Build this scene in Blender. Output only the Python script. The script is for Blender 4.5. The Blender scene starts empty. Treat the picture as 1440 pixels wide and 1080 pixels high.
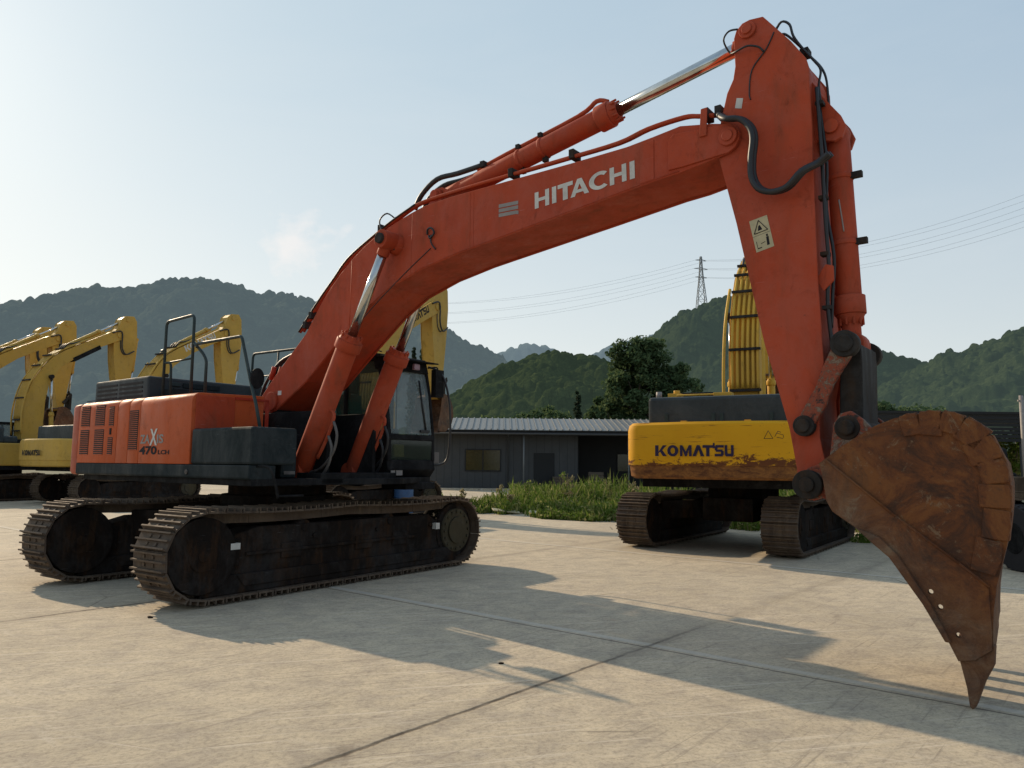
import bpy, bmesh, math, random
import numpy as np
from mathutils import Vector, Matrix, noise, geometry
random.seed(7)
S = bpy.context.scene
COL = S.collection
R = math.radians
PI = math.pi

# ------------------------------------------------------------------ materials
def newmat(name):
    m = bpy.data.materials.new(name); m.use_nodes = True
    nt = m.node_tree; b = nt.nodes['Principled BSDF']
    return m, nt, b
def N(nt, t, **kw):
    n = nt.nodes.new(t)
    for k, v in kw.items():
        if k in n.inputs: n.inputs[k].default_value = v
        else: setattr(n, k, v)
    return n
def coords(nt, kind='Object', scale=(1,1,1)):
    tc = N(nt, 'ShaderNodeTexCoord'); mp = N(nt, 'ShaderNodeMapping')
    mp.inputs['Scale'].default_value = scale
    nt.links.new(tc.outputs[kind], mp.inputs['Vector'])
    return mp.outputs['Vector']
def ntex(nt, vec, scale, detail=6, rough=.6, dist=0):
    n = N(nt, 'ShaderNodeTexNoise'); n.inputs['Scale'].default_value = scale
    n.inputs['Detail'].default_value = detail; n.inputs['Roughness'].default_value = rough
    n.inputs['Distortion'].default_value = dist
    nt.links.new(vec, n.inputs['Vector']); return n.outputs['Fac']
def ramp(nt, fac, stops):
    r = N(nt, 'ShaderNodeValToRGB'); cr = r.color_ramp
    while len(cr.elements) < len(stops): cr.elements.new(.5)
    for e, (p, c) in zip(cr.elements, stops):
        e.position = p; e.color = (c, c, c, 1) if not isinstance(c, tuple) else (*c, 1)
    nt.links.new(fac, r.inputs['Fac']); return r.outputs['Color']
def mixc(nt, fac, a, b, mode='MIX'):
    m = N(nt, 'ShaderNodeMix'); m.data_type = 'RGBA'; m.blend_type = mode
    for sock, v in ((m.inputs[0], fac), (m.inputs[6], a), (m.inputs[7], b)):
        if hasattr(v, 'is_output'): nt.links.new(v, sock)
        elif isinstance(v, (int, float)): sock.default_value = v
        else: sock.default_value = (*v, 1)
    return m.outputs[2]
def math_(nt, op, a, b=0.0, c=None):
    m = N(nt, 'ShaderNodeMath'); m.operation = op
    for i, v in enumerate((a, b) if c is None else (a, b, c)):
        if hasattr(v, 'is_output'): nt.links.new(v, m.inputs[i])
        else: m.inputs[i].default_value = v
    return m.outputs[0]
def bump(nt, b, h, strength=.3, dist=.02):
    bp = N(nt, 'ShaderNodeBump'); bp.inputs['Strength'].default_value = strength
    bp.inputs['Distance'].default_value = dist
    nt.links.new(h, bp.inputs['Height']); nt.links.new(bp.outputs[0], b.inputs['Normal'])

def paint(name, base, dark=None, dirt=(.11,.085,.06), rough=.42, dirt_lo=.56, dirt_hi=.74, metal=0, sc=1.0, spec=.16):
    m, nt, b = newmat(name)
    v = coords(nt)
    dark = dark or tuple(c*.72 for c in base)
    big = ntex(nt, v, .9*sc, 5, .65, .3)
    col = mixc(nt, ramp(nt, big, [(.35, 0.), (.7, 1.)]), base, dark)
    vs = coords(nt, 'Object', (1.6, 1.6, .35))
    st = ntex(nt, vs, 2.6*sc, 9, .72)
    f = ramp(nt, st, [(dirt_lo, 0.), (dirt_hi, .75)])
    col = mixc(nt, f, col, dirt)
    fd = ntex(nt, coords(nt, 'Object', (1, 1, .8)), 1.9*sc, 10, .78, .5)
    col = mixc(nt, ramp(nt, fd, [(.46, 0.), (.62, .6)]), col, tuple(c*.80+.03 for c in base))
    dk = ntex(nt, coords(nt, 'Object', (1.3, 1, 1)), 3.4*sc, 12, .8, .8)
    col = mixc(nt, ramp(nt, dk, [(.54, 0.), (.68, .65)]), col, tuple(c*.40 for c in base))
    sr = N(nt, 'ShaderNodeMapping'); sr.inputs['Rotation'].default_value = (0, .6, .3); sr.inputs['Scale'].default_value = (1.2, 1.2, 26); nt.links.new(v, sr.inputs['Vector'])
    scr = ntex(nt, sr.outputs['Vector'], 3.1*sc, 5, .6)
    col = mixc(nt, ramp(nt, scr, [(.69, 0.), (.71, .45)]), col, tuple(min(.8, c*.7+.13) for c in base))
    fine = ntex(nt, v, 38*sc, 4, .6)
    chips = ramp(nt, fine, [(.68, 0.), (.72, .6)])
    col = mixc(nt, chips, col, tuple(c*.5 for c in dirt))
    nt.links.new(col, b.inputs['Base Color'])
    nt.links.new(ramp(nt, st, [(.3, rough*.8), (.75, min(1, rough*1.7))]), b.inputs['Roughness'])
    b.inputs['Metallic'].default_value = metal
    b.inputs['Specular IOR Level'].default_value = spec
    h = ntex(nt, v, 5*sc, 8, .7)
    bump(nt, b, h, .15, .01)
    return m
def flat(name, base, rough=.5, metal=0, emis=None):
    m, nt, b = newmat(name)
    v = coords(nt)
    f = ntex(nt, v, 7, 6, .65)
    nt.links.new(mixc(nt, ramp(nt, f, [(.3, 0.), (.75, 1.)]), base, tuple(c*.65 for c in base)), b.inputs['Base Color'])
    b.inputs['Roughness'].default_value = rough; b.inputs['Metallic'].default_value = metal
    return m
M = {}
M['orange'] = paint('orange_paint', (.43,.066,.024), (.32,.046,.020), (.15,.065,.04), .55, .50, .74)
M['orange_side'] = paint('orange_panel_paint', (.52,.100,.026), (.42,.078,.023), (.17,.07,.038), .45, .58, .82)
M['orange_cw'] = paint('worn_orange_paint', (.44,.10,.05), (.36,.10,.07), (.34,.25,.20), .5, .5, .62, sc=2)
M['deep_red'] = paint('red_paint', (.42,.045,.022), None, (.1,.03,.02), .5)
M['grey'] = paint('dark_grey_paint', (.013,.021,.024), (.010,.016,.018), (.035,.034,.03), .6, .6, .85, spec=.18)
M['black'] = paint('black_metal', (.010,.010,.011), None, (.022,.019,.016), .75, spec=.08)
M['hood'] = paint('hood_grey_paint', (.032,.043,.048), (.024,.032,.036), (.06,.058,.05), .5, .58, .8, spec=.3)
M['rail'] = paint('rail_paint', (.035,.055,.055), None, (.05,.04,.03), .4, .65, .9)
M['rubber'] = flat('black_rubber', (.014,.015,.018), .5)
M['chrome'] = flat('chrome_rod', (.62,.62,.6), .16, 1)
M['steel'] = paint('bare_steel', (.16,.15,.145), (.1,.09,.085), (.08,.06,.045), .5, .5, .7, .5)
M['pin'] = paint('greasy_pin_steel', (.022,.019,.017), None, (.06,.035,.02), .7, .48, .68, 0, 1.5, .2)
M['track'] = paint('muddy_track_steel', (.105,.072,.050), (.050,.034,.024), (.19,.14,.095), .75, .45, .65, .2, spec=.25)
M['trackf'] = paint('oily_track_frame', (.016,.012,.010), (.010,.008,.007), (.055,.028,.014), .85, .50, .66, spec=.06)
M['yellow'] = paint('yellow_paint', (.62,.36,.045), (.52,.30,.05), (.22,.13,.05), .45, .6, .82)
M['yellow_far'] = paint('sun_faded_yellow_paint', (.53,.33,.065), (.43,.265,.055), (.2,.12,.05), .45, .58, .8)
M['white'] = flat('white_decal', (.62,.60,.55), .6)
M['ltgrey'] = flat('faded_grey_decal', (.28,.25,.23), .6)
M['ink'] = flat('black_decal', (.014,.012,.016), .95)
M['navy'] = flat('navy_decal', (.022,.014,.05), .9)
M['cream'] = flat('cream_label', (.50,.43,.26), .6)
M['seat'] = flat('seat_fabric', (.03,.03,.033), .9)
M['slot'] = flat('louver_dark', (.012,.010,.010), .8)
M['purple'] = flat('pinkish_lamp', (.35,.22,.27), .4)
M['bag'] = flat('yellow_green_bag', (.35,.36,.08), .7)
M['blue'] = flat('blue_plastic', (.04,.10,.22), .5)

def glass(name, tint, alpha):
    m, nt, b = newmat(name)
    b.inputs['Base Color'].default_value = (*tint, 1); b.inputs['Roughness'].default_value = .04
    b.inputs['Alpha'].default_value = alpha
    v = coords(nt); f = ntex(nt, v, 3, 6, .7)
    nt.links.new(ramp(nt, f, [(.3, max(0, alpha-.1)), (.8, min(1, alpha+.18))]), b.inputs['Alpha'])
    return m
M['glass'] = glass('cab_front_glass', (.20,.25,.25), .45)
M['glass_low'] = glass('cab_lower_glass', (.02,.03,.025), .72)
M['glass_side'] = glass('cab_side_glass', (.025,.095,.07), .68)

def rust():
    m, nt, b = newmat('rusty_bucket_steel')
    v = coords(nt)
    a = ntex(nt, v, 1.9, 12, .74, .9)
    c = ramp(nt, a, [(.30, (.022,.008,.005)), (.43, (.060,.021,.007)), (.51, (.135,.040,.008)), (.58, (.19,.065,.013)), (.70, (.085,.036,.015))])
    f2 = ntex(nt, v, 4.2, 12, .82, 1.2)
    c = mixc(nt, ramp(nt, f2, [(.57, 0.), (.62, .75)]), c, (.21,.135,.075))
    sm = N(nt, 'ShaderNodeMapping'); sm.inputs['Rotation'].default_value = (0, .75, 0); sm.inputs['Scale'].default_value = (1, 1, 12); nt.links.new(v, sm.inputs['Vector'])
    s1 = ntex(nt, sm.outputs['Vector'], 3, 10, .8, .2)
    c = mixc(nt, ramp(nt, s1, [(.58, 0.), (.70, .55)]), c, (.045,.016,.008))
    f3 = ntex(nt, v, 20, 12, .85)
    c = mixc(nt, ramp(nt, f3, [(.55, 0.), (.66, .8)]), c, (.030,.014,.008))
    c = mixc(nt, ramp(nt, f3, [(.28, .6), (.38, 0.)]), c, (.26,.17,.09))
    gx = N(nt, 'ShaderNodeSeparateXYZ'); nt.links.new(v, gx.inputs[0]); cut = math_(nt, 'ADD', gx.outputs['X'], gx.outputs['Z']); mr_ = N(nt, 'ShaderNodeMapRange'); nt.links.new(cut, mr_.inputs[0]); mr_.inputs[1].default_value = 9.55; mr_.inputs[2].default_value = 9.2; mr_.inputs[4].default_value = .45
    c = mixc(nt, mr_.outputs[0], c, mixc(nt, ramp(nt, f2, [(.42, 0.), (.56, 1.)]), (.06,.035,.022), (.17,.12,.08)))
    nt.links.new(c, b.inputs['Base Color']); b.inputs['Roughness'].default_value = .8
    b.inputs['Metallic'].default_value = .1
    hh = mixc(nt, .4, a, f3)
    bump(nt, b, hh, .8, .03)
    return m
M['rust'] = rust()
def dirtyorange():
    m, nt, b = newmat('mud_crusted_orange')
    v = coords(nt)
    a = ntex(nt, v, 9, 10, .8, .5)
    c = ramp(nt, a, [(.40, (.030,.018,.013)), (.49, (.30,.055,.020)), (.53, (.10,.05,.03)), (.58, (.24,.17,.12)), (.64, (.05,.03,.022))])
    nt.links.new(c, b.inputs['Base Color']); b.inputs['Roughness'].default_value = .8
    bump(nt, b, a, .7, .02); return m
M['mudorange'] = dirtyorange()
def cwrust():
    m, nt, b = newmat('rust_stained_yellow_paint')
    v = coords(nt)
    sx = N(nt, 'ShaderNodeSeparateXYZ'); nt.links.new(v, sx.inputs[0])
    big = ntex(nt, v, 1.2, 5, .6)
    c = mixc(nt, big, (.74,.38,.010), (.56,.26,.008))
    z = sx.outputs['Z']
    low = N(nt, 'ShaderNodeMapRange'); nt.links.new(z, low.inputs[0])
    low.inputs[1].default_value = 1.86; low.inputs[2].default_value = 1.50
    vs = coords(nt, 'Object', (1, 1, 2.2)); st = ntex(nt, vs, 4.5, 10, .78, .6)
    s = math_(nt, 'ADD', math_(nt, 'MULTIPLY', low.outputs[0], .34), math_(nt, 'MULTIPLY', st, 1.15))
    s = math_(nt, 'ADD', s, math_(nt, 'MULTIPLY', sx.outputs['Y'], -.035))
    f = ramp(nt, s, [(.74, 0.), (.80, .95)])
    c = mixc(nt, f, c, (.10,.028,.014))
    vh = coords(nt, 'Object', (.6, .6, 9)); sc_ = ntex(nt, vh, 2.2, 6, .7, .4)
    c = mixc(nt, ramp(nt, sc_, [(.60, 0.), (.66, .8)]), c, (.16,.055,.015))
    lo2 = N(nt, 'ShaderNodeMapRange'); nt.links.new(z, lo2.inputs[0]); lo2.inputs[1].default_value = 1.60; lo2.inputs[2].default_value = 1.56
    c = mixc(nt, lo2.outputs[0], c, mixc(nt, ramp(nt, st, [(.4, 0.), (.6, 1.)]), (.26,.11,.03), (.09,.035,.016)))
    nt.links.new(c, b.inputs['Base Color']); b.inputs['Roughness'].default_value = .55; b.inputs['Specular IOR Level'].default_value = .15
    bump(nt, b, st, .25, .01); return m
M['cwrust'] = cwrust()

def concrete():
    m, nt, b = newmat('weathered_concrete')
    v = coords(nt, 'Object')
    rot = N(nt, 'ShaderNodeMapping'); rot.inputs['Rotation'].default_value = (0, 0, R(-50))
    nt.links.new(v, rot.inputs['Vector'])
    vr = rot.outputs['Vector']
    big = ntex(nt, v, .22, 8, .62, .6)
    c = ramp(nt, big, [(.32, (.46,.385,.275)), (.5, (.57,.48,.345)), (.68, (.67,.565,.405))])
    mid = ntex(nt, v, 3.2, 12, .8, .4)
    c = mixc(nt, ramp(nt, mid, [(.42, 0.), (.66, .75)]), c, (.31,.265,.22))
    stm = N(nt, 'ShaderNodeMapping'); stm.inputs['Scale'].default_value = (.5, 5, 1); nt.links.new(vr, stm.inputs['Vector'])
    streak = ntex(nt, stm.outputs['Vector'], 2.2, 9, .75, .4)
    c = mixc(nt, ramp(nt, streak, [(.54, 0.), (.70, .55)]), c, (.27,.225,.18))
    stl = N(nt, 'ShaderNodeMapping'); stl.inputs['Scale'].default_value = (6, .8, 1); nt.links.new(vr, stl.inputs['Vector'])
    st2 = ntex(nt, stl.outputs['Vector'], 1.6, 9, .75, .4)
    c = mixc(nt, ramp(nt, st2, [(.55, 0.), (.72, .5)]), c, (.62,.54,.43))
    fine = ntex(nt, v, 28, 12, .85)
    c = mixc(nt, ramp(nt, fine, [(.36, .75), (.52, 0.)]), c, (.20,.165,.13))
    c = mixc(nt, ramp(nt, ntex(nt, v, 120, 4, .7), [(.60, 0.), (.72, .5)]), c, (.62,.56,.48))
    # cracks, scuffs and tyre marks
    wv = mixc(nt, .12, v, N(nt, 'ShaderNodeTexNoise', Scale=1.3, Detail=8).outputs['Color'])
    vc = N(nt, 'ShaderNodeTexVoronoi'); vc.feature = 'DISTANCE_TO_EDGE'; vc.inputs['Scale'].default_value = .42; nt.links.new(wv, vc.inputs['Vector'])
    ck = N(nt, 'ShaderNodeMapRange'); nt.links.new(vc.outputs['Distance'], ck.inputs[0]); ck.inputs[1].default_value = .006; ck.inputs[2].default_value = .0015
    ckm = math_(nt, 'MULTIPLY', ck.outputs[0], ramp(nt, ntex(nt, v, .3, 3, .5), [(.58, 0.), (.66, .8)]))
    c = mixc(nt, ckm, c, (.08,.065,.05))
    for rz_, sc_, th, colr in ((-.25, (.35, 16, 1), .64, (.66,.58,.46)), (-.33, (.5, 22, 1), .66, (.20,.165,.13)), (-.87, (.4, 14, 1), .66, (.24,.20,.16)), (.3, (.5, 20, 1), .68, (.64,.56,.45))):
        ra = N(nt, 'ShaderNodeMapping'); ra.inputs['Rotation'].default_value = (0, 0, rz_); nt.links.new(v, ra.inputs['Vector'])
        rb_ = N(nt, 'ShaderNodeMapping'); rb_.inputs['Scale'].default_value = sc_; nt.links.new(ra.outputs['Vector'], rb_.inputs['Vector'])
        c = mixc(nt, ramp(nt, ntex(nt, rb_.outputs['Vector'], 1.5, 7, .7, .3), [(th-.08, 0.), (th, .55)]), c, colr)
    # oil / tyre stains
    oil = ntex(nt, v, .75, 7, .7, 1.2)
    c = mixc(nt, ramp(nt, oil, [(.62, 0.), (.74, .65)]), c, (.19,.155,.12))
    # slab joints : two sets of straight seams at 50 degrees, edges slightly broken
    sx = N(nt, 'ShaderNodeSeparateXYZ'); nt.links.new(vr, sx.inputs[0])
    wob = math_(nt, 'MULTIPLY', math_(nt, 'SUBTRACT', ntex(nt, v, 1.3, 9, .8), .5), .10)
    wob2 = math_(nt, 'MULTIPLY', math_(nt, 'SUBTRACT', ntex(nt, v, 1.0, 4, .5), .5), .03)
    def seam(axis, off, period, w, soft, wb=wob):
        a = math_(nt, 'ADD', math_(nt, 'SUBTRACT', axis, off), wb)
        a = math_(nt, 'ADD', a, period*.5)
        a = math_(nt, 'SUBTRACT', math_(nt, 'FLOORED_MODULO', a, period), period*.5)
        a = math_(nt, 'ABSOLUTE', a)
        mr = N(nt, 'ShaderNodeMapRange'); nt.links.new(a, mr.inputs[0])
        mr.inputs[1].default_value = w+soft; mr.inputs[2].default_value = w
        return mr.outputs[0]
    # local axes after rotation by -50: X' along 50deg, Y' across
    def rc(x, y):
        a = R(-50); return (x*math.cos(a)-y*math.sin(a), x*math.sin(a)+y*math.cos(a))
    yA = rc(.06, 5.36)[1]; xB = rc(1.03, 6.82)[0]
    FADE = N(nt, 'ShaderNodeMapRange'); nt.links.new(sx.outputs['X'], FADE.inputs[0]); FADE.inputs[1].default_value = 6.0; FADE.inputs[2].default_value = 7.6; FADE.inputs[3].default_value = 1; FADE.inputs[4].default_value = .12; FADE = FADE.outputs[0]
    jA = math_(nt, 'MULTIPLY', seam(sx.outputs['Y'], yA, 5.2, .008, .018), math_(nt, 'MULTIPLY', ramp(nt, ntex(nt, v, .33, 6, .75, .5), [(.40, .25), (.55, 1.)]), FADE))
    jB = seam(sx.outputs['X'], xB, 6.0, .006, .012, wob2)
    jB2 = seam(sx.outputs['X'], xB+.10, 6.0, .030, .03, wob2)
    c = mixc(nt, math_(nt, 'MULTIPLY', jB2, .45), c, (.58,.55,.49))
    j = math_(nt, 'MAXIMUM', jA, math_(nt, 'MULTIPLY', jB, .75))
    jd = seam(sx.outputs['Y'], yA, 5.2, .03, .16)
    c = mixc(nt, math_(nt, 'MULTIPLY', jd, .22), c, (.16,.13,.10))
    c = mixc(nt, math_(nt, 'MULTIPLY', j, .9), c, (.045,.035,.028))
    nt.links.new(c, b.inputs['Base Color']); b.inputs['Roughness'].default_value = .85
    b.inputs['Specular IOR Level'].default_value = .12
    h = mixc(nt, .5, mid, fine)
    h = mixc(nt, j, h, (0,0,0))
    bump(nt, b, h, .6, .02)
    return m
M['concrete'] = concrete()
def earth():
    m, nt, b = newmat('rough_ground')
    v = coords(nt); a = ntex(nt, v, .08, 8, .7); g = ntex(nt, v, 3, 8, .7)
    c = ramp(nt, a, [(.4, (.05,.075,.03)), (.6, (.13,.11,.07))])
    c = mixc(nt, g, c, (.06,.07,.03)); nt.links.new(c, b.inputs['Base Color']); b.inputs['Roughness'].default_value = .95
    return m
M['earth'] = earth()
def leafm(name, c1, c2, c3, rough=.6):
    m, nt, b = newmat(name)
    g = N(nt, 'ShaderNodeNewGeometry')
    r = ramp(nt, g.outputs['Random Per Island'], [(0., c1), (.55, c2), (1., c3)])
    nt.links.new(r, b.inputs['Base Color']); b.inputs['Roughness'].default_value = .9; b.inputs['Specular IOR Level'].default_value = .05
    t = N(nt, 'ShaderNodeBsdfTranslucent'); mx = N(nt, 'ShaderNodeMixShader'); mx.inputs[0].default_value = .35
    nt.links.new(r, t.inputs['Color'])
    out = nt.nodes['Material Output']
    nt.links.new(b.outputs[0], mx.inputs[1]); nt.links.new(t.outputs[0], mx.inputs[2]); nt.links.new(mx.outputs[0], out.inputs['Surface'])
    return m
M['leaf'] = leafm('tree_leaves', (.048,.078,.034), (.075,.115,.050), (.12,.16,.07))
M['leaf2'] = leafm('dark_conifer_leaves', (.018,.032,.020), (.028,.045,.026), (.05,.06,.035))
M['weed'] = leafm('weed_leaves', (.085,.14,.025), (.14,.20,.035), (.30,.28,.12))
M['dry'] = leafm('dry_stalks', (.20,.17,.09), (.28,.24,.13), (.35,.30,.18))
M['bark'] = flat('bark', (.09,.07,.05), .9)

def hillmat(name, c1, c2, c3, haze, scale):
    m, nt, b = newmat(name)
    v = coords(nt)
    a = ntex(nt, v, scale, 8, .7, .3)
    l = ntex(nt, v, scale*.18, 5, .6, .4)
    vo = N(nt, 'ShaderNodeTexVoronoi'); vo.inputs['Scale'].default_value = scale*.85; nt.links.new(v, vo.inputs['Vector'])
    c = ramp(nt, a, [(.32, c1), (.5, c2), (.7, c3)])
    c = mixc(nt, ramp(nt, l, [(.35, 0.), (.65, .65)]), c, tuple(x*.55 for x in c2))
    sv = N(nt, 'ShaderNodeSeparateColor'); nt.links.new(vo.outputs['Color'], sv.inputs[0]); c = mixc(nt, .55, c, mixc(nt, sv.outputs[0], tuple(x*.6 for x in c1), c3)); fz = ntex(nt, v, scale*4, 6, .8); c = mixc(nt, ramp(nt, fz, [(.42, .6), (.6, 0.)]), c, tuple(x*.4 for x in c1))
    nt.links.new(c, b.inputs['Base Color']); b.inputs['Roughness'].default_value = 1
    b.inputs['Specular IOR Level'].default_value = 0
    b.inputs['Emission Color'].default_value = (*haze, 1); b.inputs['Emission Strength'].default_value = 1  # constant bluish emission stands in for air haze over the forest
    bump(nt, b, a, .5, 3.0/scale*.05)
    return m
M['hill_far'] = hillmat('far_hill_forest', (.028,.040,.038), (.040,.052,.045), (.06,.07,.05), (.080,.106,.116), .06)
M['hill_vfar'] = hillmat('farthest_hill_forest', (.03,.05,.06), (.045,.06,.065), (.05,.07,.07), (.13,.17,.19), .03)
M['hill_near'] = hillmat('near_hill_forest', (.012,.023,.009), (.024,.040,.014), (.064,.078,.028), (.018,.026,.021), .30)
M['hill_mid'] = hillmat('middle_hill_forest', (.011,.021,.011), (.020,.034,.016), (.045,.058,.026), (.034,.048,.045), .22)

# ------------------------------------------------------------------ mesh helpers
class MB:
    def __init__(s): s.bm = bmesh.new()
    def build_each(s, name, mat, parent=None, bevel=0):     # every loose piece its own object
        bm = s.bm; left = set(bm.verts); out = []
        while left:
            st = [left.pop()]; isl = set(st)
            while st:
                for e in st.pop().link_edges:
                    for v in e.verts:
                        if v in left: left.discard(v); isl.add(v); st.append(v)
            idx = {}; vs = []
            for v in isl: idx[v] = len(vs); vs.append(v.co.copy())
            fs = [f for f in bm.faces if f.verts[0] in isl]
            b2 = MB(); nv = [b2.bm.verts.new(c) for c in vs]
            for f in fs: b2.face([nv[idx[v]] for v in f.verts], f.smooth)
            out.append(b2.build(name, mat, parent, bevel))
        bm.free(); return out
    def face(s, vs, smooth=False):
        try:
            f = s.bm.faces.new(vs); f.smooth = smooth; return f
        except ValueError: return None
    def prism(s, pts, y0, y1, smooth=False):      # polygon in (x, z), extruded along y
        a = [s.bm.verts.new((x, y0, z)) for x, z in pts]; b = [s.bm.verts.new((x, y1, z)) for x, z in pts]
        n = len(pts)
        s.face(a); s.face(b[::-1])
        for i in range(n): s.face((a[i], b[i], b[(i+1)%n], a[(i+1)%n]), smooth)
    def prism_z(s, pts, z0, z1, smooth=False):    # polygon in (x, y), extruded along z
        a = [s.bm.verts.new((x, y, z0)) for x, y in pts]; b = [s.bm.verts.new((x, y, z1)) for x, y in pts]
        n = len(pts)
        s.face(a); s.face(b[::-1])
        for i in range(n): s.face((a[i], b[i], b[(i+1)%n], a[(i+1)%n]), smooth)
    def prism_x(s, pts, x0, x1, smooth=False):    # polygon in (y, z), extruded along x
        a = [s.bm.verts.new((x0, y, z)) for y, z in pts]; b = [s.bm.verts.new((x1, y, z)) for y, z in pts]
        n = len(pts)
        s.face(a); s.face(b[::-1])
        for i in range(n): s.face((a[i], b[i], b[(i+1)%n], a[(i+1)%n]), smooth)
    def box(s, x0, x1, y0, y1, z0, z1):
        s.prism([(x0,z0),(x1,z0),(x1,z1),(x0,z1)], y0, y1)
    def obox(s, mat, dx, dy, dz):                 # oriented box, centred, matrix mat
        v = [s.bm.verts.new(mat @ Vector((a*dx/2, b*dy/2, c*dz/2))) for a in (-1,1) for b in (-1,1) for c in (-1,1)]
        for q in ((0,1,3,2),(4,6,7,5),(0,4,5,1),(2,3,7,6),(0,2,6,4),(1,5,7,3)): s.face([v[i] for i in q])
    def cyl(s, p, q, r, r2=None, n=20, cap=True):
        p = Vector(p); q = Vector(q); r2 = r if r2 is None else r2
        d = (q-p).normalized(); u = d.orthogonal().normalized(); w = d.cross(u)
        a = []; b = []
        for i in range(n):
            t = 2*PI*i/n; o = u*math.cos(t)+w*math.sin(t)
            a.append(s.bm.verts.new(p+o*r)); b.append(s.bm.verts.new(q+o*r2))
        for i in range(n): s.face((a[i], a[(i+1)%n], b[(i+1)%n], b[i]), True)
        if cap: s.face(a[::-1]); s.face(b)
    def tube(s, pts, r, n=10, smoothpath=True):
        P = [Vector(p) for p in pts]
        if smoothpath and len(P) > 2:
            Q = []
            for i in range(len(P)-1):
                p0 = P[max(0, i-1)]; p1 = P[i]; p2 = P[i+1]; p3 = P[min(len(P)-1, i+2)]
                for k in range(4):
                    t = k/4
                    Q.append(.5*((2*p1)+(p2-p0)*t+(2*p0-5*p1+4*p2-p3)*t*t+(3*p1-p0-3*p2+p3)*t**3))
            Q.append(P[-1]); P = Q
        rings = []; u = None
        for i, p in enumerate(P):
            d = (P[min(i+1, len(P)-1)]-P[max(i-1, 0)]).normalized()
            if u is None: u = d.orthogonal().normalized()
            else:
                u = (u-d*u.dot(d)); u = u.normalized() if u.length > 1e-6 else d.orthogonal().normalized()
            w = d.cross(u)
            rings.append([s.bm.verts.new(p+(u*math.cos(2*PI*k/n)+w*math.sin(2*PI*k/n))*r) for k in range(n)])
        for a, b in zip(rings, rings[1:]):
            for k in range(n): s.face((a[k], a[(k+1)%n], b[(k+1)%n], b[k]), True)
        s.face(rings[0][::-1]); s.face(rings[-1])
    def strip(s, path, y0, y1, t):                # thick sheet following a path in (x,z)
        n = len(path); P = [Vector(p) for p in path]; off = []
        for i in range(n):
            d = (P[min(i+1, n-1)]-P[max(i-1, 0)]).normalized(); off.append(P[i]+Vector((d.y, -d.x))*t)
        for i in range(n-1):
            vs = []
            for y in (y0, y1):
                for q in (P[i], P[i+1], off[i+1], off[i]): vs.append(s.bm.verts.new((q.x, y, q.y)))
            for q in ((0,1,2,3),(7,6,5,4),(0,4,5,1),(1,5,6,2),(2,6,7,3),(3,7,4,0)): s.face([vs[k] for k in q])
    def build(s, name, mat, parent=None, bevel=0, loc=None, rz=None, mats=None):
        bmesh.ops.remove_doubles(s.bm, verts=s.bm.verts, dist=1e-5)
        bmesh.ops.recalc_face_normals(s.bm, faces=s.bm.faces)
        me = bpy.data.meshes.new(name); s.bm.to_mesh(me); s.bm.free()
        me.materials.append(mat)
        return link(name, me, parent, bevel, loc, rz)
def link(name, me, parent=None, bevel=0, loc=None, rz=None):
    o = bpy.data.objects.new(name, me); COL.objects.link(o)
    if parent: o.parent = parent
    if loc: o.location = loc
    if rz is not None: o.rotation_euler.z = rz
    if bevel:
        b = o.modifiers.new('bevel', 'BEVEL'); b.width = bevel; b.segments = 2; b.limit_method = 'ANGLE'; b.angle_limit = R(35)
        b.harden_normals = False
    return o
def empty(name, loc, rz=0):
    o = bpy.data.objects.new(name, None); COL.objects.link(o); o.location = loc; o.rotation_euler.z = rz
    o.empty_display_size = .3; return o
def tag(o, label=None, cat=None, group=None, kind=None):
    if label: o['label'] = label
    if cat: o['category'] = cat
    if group: o['group'] = group
    if kind: o['kind'] = kind
    return o
def interp_pts(P, x):
    for (a, b), (c, d) in zip(P, P[1:]):
        if a <= x <= c: return b+(d-b)*(x-a)/(c-a)
    return P[-1][1]
def inset(pts, d):
    n = len(pts); P = [Vector(p) for p in pts]
    area = sum(P[i].x*P[(i+1)%n].y-P[(i+1)%n].x*P[i].y for i in range(n)); sg = 1 if area > 0 else -1
    out = []
    for i in range(n):
        e1 = (P[i]-P[i-1]).normalized(); e2 = (P[(i+1)%n]-P[i]).normalized()
        n1 = Vector((-e1.y, e1.x))*sg; n2 = Vector((-e2.y, e2.x))*sg
        b = (n1+n2); b = b.normalized() if b.length > 1e-4 else n1
        out.append(tuple(P[i]+b*d/max(.5, b.dot(n1))))
    return out
def arc(cx, cz, r, a0, a1, n=8):
    return [(cx+r*math.cos(R(a0+(a1-a0)*i/n)), cz+r*math.sin(R(a0+(a1-a0)*i/n))) for i in range(n+1)]
def text_mesh(s, size=1, bold=0, sx=1):
    cu = bpy.data.curves.new('lettering', 'FONT'); cu.body = s; cu.size = size; cu.offset = bold
    cu.resolution_u = 3
    o = bpy.data.objects.new('lettering', cu); COL.objects.link(o)
    bpy.context.view_layer.update()
    dg = bpy.context.evaluated_depsgraph_get()
    me = bpy.data.meshes.new_from_object(o.evaluated_get(dg))
    bpy.data.objects.remove(o)
    return me
def text_on(s, name, mat, parent, O, U, V, thick=.003, bold=.02):
    """lettering mesh whose box spans O..O+U (baseline) and O..O+V (cap height)"""
    me = text_mesh(s, 1, bold); me.name = name
    xs = [v.co.x for v in me.vertices]; ys = [v.co.y for v in me.vertices]
    x0, x1, y0, y1 = min(xs), max(xs), min(ys), max(ys)
    O, U, V = Vector(O), Vector(U), Vector(V)
    for v in me.vertices:
        v.co = O+U*((v.co.x-x0)/(x1-x0))+V*((v.co.y-y0)/(y1-y0))
    me.materials.clear(); me.materials.append(mat)
    return link(name, me, parent)
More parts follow.
